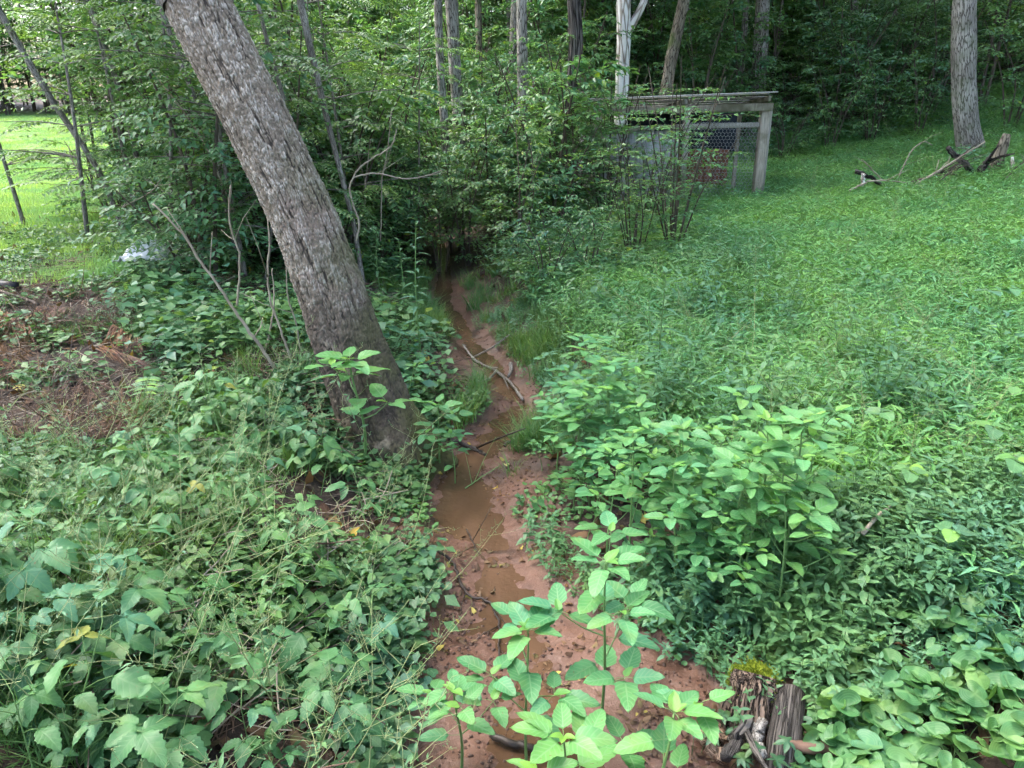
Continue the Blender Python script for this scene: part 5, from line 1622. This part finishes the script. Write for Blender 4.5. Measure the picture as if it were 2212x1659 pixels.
# ------------------------------------------------------------------ sticks, branches, roots
def stick(name, label, pts, r0, r1, mat, cat='branch', lift=0.0, Yd=None, twigs=0, group=None, seg=8, jit=0.12):
    """lies on the ground along picture points, or stands at distance Yd"""
    if Yd is None: P = np.array([gp(*p) + np.array([0, 0, lift + r0 * 0.6]) for p in pts])
    else: P = np.array([at_y(p[0], p[1], Yd if len(p) < 3 else Yd + p[2]) for p in pts])
    o_ = P[0].copy(); n = 5 * len(P)
    path = spline(P - o_, n)
    path[1:-1] += np.random.default_rng(len(label)).normal(0, r0 * 0.25, (n - 2, 3))
    g = G(); V, F, L = tube(path, np.linspace(r0, r1, n), seg, True, jit, len(label)); g.add(V, F, L)
    t = thing(name, label, cat, tuple(o_), group)
    ob('shaft', g.mesh(name, mat), t)
    rr = np.random.default_rng(len(label) + 3)
    for k in range(twigs):
        i_ = rr.integers(n // 4, n - 1); d = (path[i_] - path[i_ - 1]); d = d / np.linalg.norm(d) + rr.normal(0, 0.7, 3); d[2] = abs(d[2]) * (1 if Yd or True else 0)
        ln_ = 0.12 + 0.25 * rr.random()
        V, F, L = tube(np.array([path[i_], path[i_] + d * ln_ * 0.5 + rr.normal(0, .01, 3), path[i_] + d * ln_]), [r1 * 0.8, r1 * 0.6, r1 * 0.3], 5)
        ob('twig', G().add(V, F, L).mesh('twig', mat), t)
    return t


M_LICHEN = bark_mat('lichened_branch', (0.13, 0.105, 0.08), (0.30, 0.285, 0.25), (0.07, 0.06, 0.05), 60, 0.5, 0.4)
M_WETROOT = plain_mat('wet_dark_root', (0.022, 0.017, 0.014), (0.055, 0.042, 0.034), 25, 0.45, 0.4)
t = stick('fallen_branch', 'lichened forked branch lying across the stream', [(1000, 752), (1038, 793), (1064, 805), (1096, 828), (1117, 855), (1130, 874)], 0.009, 0.014, M_LICHEN, lift=0.03, twigs=3)
base = np.array(t.location)
for pts, r0, r1 in (([(1098, 826), (1104, 812), (1103, 798)], 0.016, 0.02), ([(1073, 812), (1058, 829), (1032, 836)], 0.012, 0.008)):
    P = np.array([gp(*p) + np.array([0, 0, 0.05]) for p in pts]) - base
    V, F, L = tube(spline(P, 8), np.linspace(r0, r1, 8), 7, True, 0.15); ob('fork', G().add(V, F, L).mesh('fork', M_LICHEN), t)
stick('root', 'dark wet root damming the stream below the leaning tree', [(972, 955), (1000, 968), (1022, 976), (1050, 990)], 0.018, 0.012, M_WETROOT, 'root', 0.01, twigs=2)
stick('root', 'short dark root slanting into the pool from the far bank', [(1090, 972), (1104, 962), (1126, 935)], 0.014, 0.010, M_WETROOT, 'root', 0.02)
stick('root', 'long dark root winding down the mud along the herb bank', [(887, 1153), (934, 1192), (971, 1216), (997, 1266), (1014, 1296), (1054, 1306), (1071, 1336), (1081, 1366), (1077, 1406), (1084, 1456)], 0.010, 0.004, M_WETROOT, 'root', 0.012, twigs=3)
stick('twig', 'small forked dark twig lying on the silt in midstream', [(1008, 1150), (1020, 1176), (1034, 1202)], 0.005, 0.003, M_WETROOT, 'twig', 0.012, twigs=2)
stick('stick', 'thick black wet stick half in the water at the bottom edge', [(1062, 1606), (1110, 1625), (1165, 1642)], 0.016, 0.014, M_WETROOT, 'stick', 0.03)
stick('stick', 'curved dark stick lying on the red brown needle litter', [(145, 812), (165, 826), (205, 830), (265, 824)], 0.014, 0.010, M_TWIGD, 'stick', 0.02)
stick('stick', 'dark straight stick beside the black pipe end at the edge', [(0, 640), (30, 648), (85, 668)], 0.016, 0.012, M_TWIGD, 'stick', 0.03)
stick('stick', 'slanting grey brown stick poking out of the smartweed', [(1845, 1255), (1880, 1210), (1925, 1180)], 0.010, 0.005, M_TWIG, 'stick', 0.22)
stick('stick', 'thin green broken stems trailing from the bank into the stream', [(1005, 1062), (1045, 1035), (1080, 1015)], 0.004, 0.003, M_STEM, 'stem', 0.02, twigs=2)

# dead saplings round the leaning tree
for lab, pts, Yd, r0, r1, tw in [
    ('long pale dead sapling slanting down towards the leaning tree foot', [(612, 828), (560, 745), (520, 690), (480, 630), (430, 560), (390, 500), (330, 440)], 5.2, 0.013, 0.006, 3),
    ('forked white dead stem standing upright between sapling and tree', [(512, 660), (517, 600), (516, 545), (503, 510), (494, 460), (498, 400)], 5.9, 0.010, 0.005, 3),
    ('crooked white stem crossing just in front of the leaning tree', [(645, 835), (628, 775), (604, 705), (582, 640), (578, 590), (582, 520), (574, 440)], 5.3, 0.009, 0.005, 2),
    ('second crooked white stem partly behind the first crossing one', [(566, 780), (582, 720), (592, 650), (588, 580)], 5.5, 0.008, 0.004, 2),
    ('thin white stem hugging the shaded edge of the leaning tree', [(655, 830), (648, 760), (640, 700), (622, 640), (618, 560)], 5.6, 0.007, 0.004, 1),
    ('very thin long sapling arching up across the dark thicket', [(510, 470), (478, 391), (444, 313), (410, 260), (377, 214), (324, 149)], 8.0, 0.012, 0.005, 2),
    ('pale vine curling up beside the vine wrapped trunk', [(770, 520), (776, 480), (762, 440), (756, 405), (770, 370), (800, 345), (848, 310), (856, 280)], 7.9, 0.012, 0.006, 1),
    ('long level bare vine reaching out over the dark hollow', [(762, 385), (790, 376), (835, 378), (870, 386), (920, 380), (955, 368)], 7.9, 0.010, 0.004, 2),
    ('straight thin pale stem rising out of the dark hollow', [(822, 520), (824, 440), (826, 380), (836, 330), (845, 240)], 9.0, 0.009, 0.005, 1),
    ('thin pale stem left bare beside the straight one', [(792, 500), (788, 420), (794, 350), (800, 300)], 9.2, 0.007, 0.004, 1),
    ('thin bare twig hanging over the lawn with dead seedheads', [(150, 395), (172, 380), (155, 345), (148, 315)], 8.5, 0.008, 0.004, 3),
    ('slender bent stem bridging shrubs near the white sheet', [(215, 470), (280, 440), (340, 400), (360, 350)], 8.2, 0.008, 0.004, 2),
]:
    stick('dead_sapling', lab, pts, r0, r1, M_TWIG, 'stem', 0, Yd, tw, seg=6)

# fallen branches on the slope
Ys = gp(1900, 422)[1]; Y2 = gp(2102, 395)[1]
stick('fallen_branch', 'broken dark branch end propped up on the grassy slope', [(1847, 371), (1875, 381), (1910, 400)], 0.035, 0.025, M_BARK_D, 'branch', 0, Ys, 0)
stick('fallen_branch', 'straight brown stick lying level beside the propped branch', [(1873, 391), (1915, 390), (1956, 394)], 0.014, 0.009, M_TWIG, 'branch', 0, Ys - 0.2, 1)
stick('fallen_branch', 'thin grey stick slanting down from the propped branch', [(1833, 413), (1855, 402), (1873, 394)], 0.018, 0.012, M_TWIG, 'branch', 0, Ys - 0.3)
stick('fallen_branch', 'short peeled white stick leaning on the propped branch', [(1864, 376), (1865, 390), (1863, 402)], 0.03, 0.025, M_BARK_W, 'branch', 0, Ys - 0.15)
stick('fallen_branch', 'thin bare branch arching up out of the grass', [(1938, 390), (1956, 351), (1975, 319), (1998, 306), (2014, 314)], 0.013, 0.006, M_TWIG, 'branch', 0, Ys + 0.3, 2)
stick('fallen_branch', 'long pole leaning over the brush past the lone trunk foot', [(1972, 402), (2027, 369), (2086, 332), (2128, 306)], 0.018, 0.011, M_TWIG, 'branch', 0, Y2 - 0.3, 3)
stick('fallen_branch', 'thick dark log piece tilted against the long pole', [(2048, 319), (2069, 342), (2104, 373)], 0.042, 0.048, M_BARK_D, 'branch', 0, Y2 - 0.1)
stick('fallen_branch', 'forked thin branch below the tilted log piece', [(2028, 392), (2060, 365), (2076, 352), (2074, 345)], 0.013, 0.007, M_TWIGD, 'branch', 0, Y2 - 0.4, 5)
stick('fallen_branch', 'low tangle branch on the ground in the brush', [(1960, 398), (2000, 385), (2040, 372), (2068, 378)], 0.03, 0.015, M_TWIGD, 'branch', 0, Ys - 0.1, 6)
stick('fallen_branch', 'dark branch stub beside the rotten red stump', [(2115, 372), (2132, 352), (2140, 345)], 0.06, 0.04, M_BARK_D, 'branch', 0, Y2 - 0.2, 2)
stick('fallen_branch', 'twiggy bare branch crossing near the picture edge', [(2165, 400), (2185, 372), (2212, 350), (2240, 335)], 0.014, 0.007, M_TWIGD, 'branch', 0, Y2 - 0.8, 6)
stick('fallen_branch', 'bare twigs standing in grass left of the propped branch', [(1905, 390), (1880, 362), (1862, 345)], 0.014, 0.006, M_TWIG, 'branch', 0, Ys + 0.5, 3)
# rotten red stump
P = gp(2148, 385)
st_ = thing('rotten_stump', 'rotten reddish stump with jagged top near the lone trunk', 'stump', tuple(P))
V, F, L = tube(np.array([(0, 0, -0.1), (0, 0, 0.25), (0.03, 0, 0.5), (0.05, 0, 0.66)]), [0.12, 0.09, 0.07, 0.045], 14, True, 0.45, 5)
ob('wood', G().add(V, F, L).mesh('stump_wood', M_BARK_M), st_)
V, F, L = tube(np.array([(0.12, -0.1, -0.05), (0.18, -0.12, 0.15), (0.15, -0.1, 0.32)]), [0.07, 0.05, 0.02], 10, True, 0.3, 7)
ob('bleached_root', G().add(V, F, L).mesh('bleached_root', M_BARK_W), st_)


# ------------------------------------------------------------------ mossy stump, grey post and broken wood by the violets
M_STUMPW = bark_mat('split_stump_wood', (0.09, 0.065, 0.048), (0.24, 0.175, 0.13), (0.018, 0.013, 0.010), 60, 0.06, 1.0)
M_MOSS = leaf_mat('moss', (0.14, 0.19, 0.02), (0.22, 0.27, 0.03), (0.10, 0.15, 0.02), vein_amt=0.0, trans=0.2, rough=0.8, spec=0.1)
M_POSTW = bark_mat('old_grey_post', (0.060, 0.053, 0.046), (0.125, 0.11, 0.096), (0.028, 0.024, 0.020), 70, 0.03, 0.8)
b0 = under(1612, 1570, 0.10); b0 = b0 - np.array([0, 0, 0.05]); b1 = b0 + np.array([0.065, 0.15, 0.17])
stp = thing('mossy_stump', 'split rotting stump with bright moss on top beside the red mud', 'stump', tuple(b0))
n = 26; SEGS = 72
pth = spline([(0, 0, -0.14), (0.02, 0.04, 0.02), b1 - b0], n)
V, F, L = tube(pth, np.interp(np.linspace(0, 1, n), [0, 0.4, 0.85, 1], [0.125, 0.115, 0.10, 0.075]), SEGS, True)
body = V[:n * SEGS].reshape(n, SEGS, 3); a_ = np.arange(SEGS) / SEGS
groove = smooth(0.0, 0.5, worley(a_[None] * 22 + 0.5 * fbm(a_[None] * 20 + 0 * pth[:, :1], np.arange(n)[:, None] * 0.25 + 0 * a_[None], 2), np.arange(n)[:, None] * 0.10 + 0 * a_[None], 22, 14)[0])
body = pth[:, None] + (body - pth[:, None]) * (0.78 + 0.28 * groove + 0.10 * fbm(a_[None] * 9, np.arange(n)[:, None] * 0.2 + 0 * a_[None], 2))[..., None]
V[:n * SEGS] = body.reshape(-1, 3)
ob('wood', G().add(V, F, L).mesh('stump_wood', M_STUMPW), stp)
g = G(); rm = np.random.default_rng(801); pr = quad_leaf(0.012, 0.005, 0.2, 0.3)
for k in range(2600):
    a = rm.random() * 2 * PI; q = math.sqrt(rm.random()); f = rm.random()
    top_ = pth[-1] * (1 - 0.25 * f * q) ; ax = top_ + np.array([math.cos(a) * 0.098 * q, math.sin(a) * 0.098 * q, 0.018 * (1 - q * q) - 0.045 * q * q * rm.random() + 0.008 * math.sin(a * 5)])
    d = np.array([math.cos(a) * q + rm.normal(0, .5), math.sin(a) * q + rm.normal(0, .5), 0.9])
    stamp(g, pr, frame(ax, d, (rm.normal(), rm.normal(), 0.3), 0.7 + 0.7 * rm.random()), rm.random())
mo = ob('moss', g.mesh('moss', M_MOSS), stp); mo['kind'] = 'stuff'
# solid under the moss
V, F, L = tube(np.array([pth[-1] - np.array([0, 0, 0.05]), pth[-1] - np.array([0, 0, 0.01]), pth[-1] + np.array([0, 0, 0.012])]), [0.096, 0.084, 0.04], 16, True, 0.1)
ob('moss_cushion', G().add(V, F, L).mesh('moss_cushion', M_MOSS), stp)

p0 = under(1694, 1612, 0.06); p1 = p0 + np.array([0.085, 0.20, 0.06])
pst = thing('grey_post', 'smooth grey weathered post leaning beside the mossy stump', 'post', tuple(p0))
V, F, L = tube(spline([(-0.02, -0.06, -0.10), (0, 0, 0), p1 - p0], 12), np.linspace(0.064, 0.055, 12), 20, True, 0.05)
ob('shaft', G().add(V, F, L).mesh('post_shaft', M_POSTW), pst)
for k, (f, dx) in enumerate(((0.35, 0.01), (0.62, -0.012))):
    c = (p1 - p0) * f; view = np.array([0, 0, CAM_Z]) - (p0 + c); view /= np.linalg.norm(view)
    gk = G(); box(gk, (-0.006, -0.012, -0.003), (0.006, 0.012, 0.003), 0, frame(c + view * 0.058 + np.array([dx, 0, 0]), p1 - p0, view))
    ob('notch', gk.mesh('notch', M_WETROOT, False), pst)
q0 = under(1670, 1560, 0.16) - p0
stick('root', 'forked weathered root running from the grey post to the bottom edge', [(1660, 1552), (1612, 1600), (1590, 1640), (1560, 1700)], 0.030, 0.022, M_POSTW, 'root', 0.10, twigs=2)
stick('root', 'second prong of weathered root with pale lichen at bottom edge', [(1640, 1600), (1625, 1640), (1640, 1690)], 0.024, 0.020, M_LICHEN, 'root', 0.08)
stick('stick', 'thick brown log lying along the bottom edge below violets', [(1690, 1648), (1770, 1654), (1900, 1672)], 0.020, 0.022, M_BROWNTWIG, 'log', 0.06)
stick('stick', 'short brown stick end above the log at the bottom edge', [(1672, 1632), (1715, 1626), (1750, 1622)], 0.016, 0.014, M_BROWNTWIG, 'stick', 0.05)
M_SPLIT = bark_mat('split_brown_wood', (0.22, 0.12, 0.075), (0.36, 0.24, 0.16), (0.07, 0.04, 0.03), 70, 0.15, 0.6)
stick('wood_chunk', 'split chunk of brown wood lying on the mud bank, upper piece', [(1520, 1588), (1545, 1608), (1578, 1630)], 0.026, 0.022, M_SPLIT, 'wood', 0.03, seg=7, jit=0.3)
stick('wood_chunk', 'paler rotten chunk of wood lying under the split one', [(1510, 1608), (1535, 1634), (1565, 1660)], 0.026, 0.024, M_SPLIT, 'wood', 0.02, seg=7, jit=0.3)

# creeper with leaves in fives by the stump
LEAF_5 = mk_mesh('creeper_leaflet', *leaf_strip(0.05, 0.022, 'ovate', 7, 2, 0.06, 0.2, 0.2)[:2], leaf_mat('creeper_leaf', (0.028, 0.085, 0.040), (0.045, 0.12, 0.055), None, vein=(0.09, 0.18, 0.09), vein_amt=0.4, trans=0.2, rough=0.4), leaf_strip(0.05, 0.022, 'ovate', 7, 2)[2])


def variant_five(seed, n):
    r = np.random.default_rng(seed); g = G(); leaves = []
    for k in range(n):
        az = r.random() * 6; p = np.array([math.cos(az) * 0.06 * k, math.sin(az) * 0.05 * k, 0.08 + 0.06 * r.random()])
        V, F, L = tube(np.array([(p[0] * .6, p[1] * .6, -0.02), p]), 0.0014, 4, False); g.add(V, F, L)
        a0 = r.random() * 6
        for w in range(5):
            a = a0 + (w - 2) * 1.05; d = np.array([math.cos(a), math.sin(a), -0.1])
            leaves.append((LEAF_5, frame(p, d, (r.normal(0, .15), r.normal(0, .15), 1), (1.1, 1.0, .8)[abs(w - 2)])))
    return g.mesh('creeper_stalks', M_STEM_D), leaves


for lab, px, py, sd, n in [
    ('creeper with dark five fingered leaves below the grey post', 1700, 1620, 1, 3),
    ('creeper with five fingered leaves on the mud below the mossy stump', 1560, 1555, 2, 4),
    ('creeper leaf spray over the split wood chunks', 1500, 1580, 3, 2),
    ('creeper leaves at the bottom edge beside the split wood', 1600, 1640, 4, 3),
    ('creeper climbing at the far side of the grey post', 1790, 1560, 5, 3),
]:
    q = under(px, py, 0.12); place(variant_five(900 + sd, n), 'creeper', lab, 'vine', q[0], q[1], 1.0, sd)

# ------------------------------------------------------------------ white crumpled sheet
q = gp(335, 582) + np.array([0, 0, 0.06]); sh = thing('plastic_sheet', 'crumpled white plastic sheet lying among leaves near the lawn', 'sheet', tuple(q))
u_ = np.linspace(-1, 1, 34); UU, VV = np.meshgrid(u_, u_)
zz = 0.28 * np.exp(-(UU ** 2 + (VV * 1.1) ** 2) * 1.2) + 0.22 * np.abs(fbm(UU * 3 + 8, VV * 3, 3)) + 0.10 * fbm(UU * 9, VV * 9, 3)
PX = UU * 0.26 + 0.08 * VV + 0.05 * fbm(UU * 4, VV * 4 + 7, 2); PY = VV * 0.20 + 0.06 * fbm(UU * 4 + 3, VV * 4, 2)
ii, jj = np.meshgrid(np.arange(33), np.arange(33), indexing='ij'); ii = ii.ravel(); jj = jj.ravel()
M_SHEET = plain_mat('white_plastic', (0.42, 0.44, 0.46), (0.66, 0.68, 0.72), 9, 0.45, 0.1, spec=0.5)
so = ob('sheet', mk_mesh('sheet', np.stack([PX, PY, zz], -1).reshape(-1, 3), np.stack([ii * 34 + jj, ii * 34 + jj + 1, (ii + 1) * 34 + jj + 1, (ii + 1) * 34 + jj], 1), M_SHEET, None, False), sh)
md = so.modifiers.new('thickness', 'SOLIDIFY'); md.thickness = 0.004
q = gp(15, 628); V, F, L = tube(np.array([(-0.3, 0.05, 0.05), (0.0, 0, 0.05), (0.12, -0.02, 0.04)]), 0.045, 16)
pp = thing('black_pipe', 'black pipe end lying in the litter at the picture edge', 'pipe', tuple(q)); ob('pipe', G().add(V, F, L).mesh('pipe', plain_mat('black_plastic', (0.012, 0.012, 0.014), (0.02, 0.02, 0.022), 20, 0.5, 0.1)), pp)

# ------------------------------------------------------------------ dead brown fronds
M_FROND = leaf_mat('dead_frond', (0.15, 0.080, 0.055), (0.23, 0.13, 0.09), (0.11, 0.065, 0.05), vein_amt=0.0, trans=0.1, rough=0.8, spec=0.15)


def dead_frond(label, px0, py0, px1, py1, n, ln_, dirn):
    a = gp(px0, py0); b = gp(px1, py1); t = thing('dead_frond', label, 'frond', tuple(a))
    g = G(); r = np.random.default_rng(n)
    bl = leaf_strip(1.0, 0.035, 'blade', 4, 1, 0, 0.1, 0.15)
    for k in range(n):
        f = r.random(); p = (b - a) * f + np.array([0, 0, 0.06 + 0.05 * r.random()])
        d = np.array([dirn[0] + r.normal(0, .13), dirn[1] + r.normal(0, .13), -0.12 + 0.08 * r.normal()])
        stamp(g, bl, frame(p, d, (r.normal(0, .4), r.normal(0, .4), 1), ln_ * (0.6 + 0.6 * r.random())), r.random())
    fo = ob('needles', g.mesh('needles', M_FROND), t); fo['kind'] = 'stuff'
    V, F, L = tube(np.array([(0, 0, 0.05), (b - a) / 2 + np.array([0, 0, 0.08]), (b - a) + np.array([0, 0, 0.06])]), [0.007, 0.006, 0.004], 6); ob('rib', G().add(V, F, L).mesh('rib', M_TWIGD), t)


dead_frond('dead red brown needle branch lying flat by the edge litter', 85, 690, 165, 690, 170, 0.36, (0.15, -1.0))
dead_frond('smaller rusty dead branch near the walnut seedling', 248, 728, 318, 762, 110, 0.28, (0.25, -1.0))
dead_frond('faded brown dead branch under the rusty one', 210, 770, 330, 820, 120, 0.26, (0.9, -0.6))
dead_frond('dull brown needle branch at the picture edge', 0, 690, 70, 730, 120, 0.34, (0.5, -0.9))

# ------------------------------------------------------------------ single fallen leaves that catch the eye
LEAF_F = mk_mesh('fallen_leaf', *leaf_strip(0.055, 0.036, 'broad', 6, 2, 0.0, 0.5, 0.35, 0.2)[:2], M_PALELEAF, leaf_strip(0.055, 0.036, 'broad', 6, 2)[2])
for lab, px, py, sc in [
    ('crumpled yellow leaf on the mud where the stems trail', 1095, 1016, 1.1),
    ('yellow leaf hanging in the grass beside the leaning tree', 866, 704, 1.0),
    ('pale curled leaf lying in the pool edge silt', 955, 1196, 0.6),
    ('yellow leaf beside the curved dark stick', 165, 866, 1.0),
    ('small yellow leaf below the walnut seedling', 316, 892, 0.8),
    ('large bleached leaf lying on the litter near the edge', 60, 850, 1.9),
    ('curled brown yellow leaf under the broad leaved herb', 520, 885, 1.3),
    ('tan leaf lying flat near the mossy stump', 1560, 1385, 1.0),
    ('pale leaf on the right bank under the jewelweed', 1242, 985, 0.8),
]:
    q = gp(px, py) + np.array([0, 0, 0.03])
    o = ob('fallen_leaf', LEAF_F, None, frame(q, (math.cos(px), math.sin(px), 0.1), (0.2, -0.3, 1), sc))
    tag(o, lab, 'leaf')
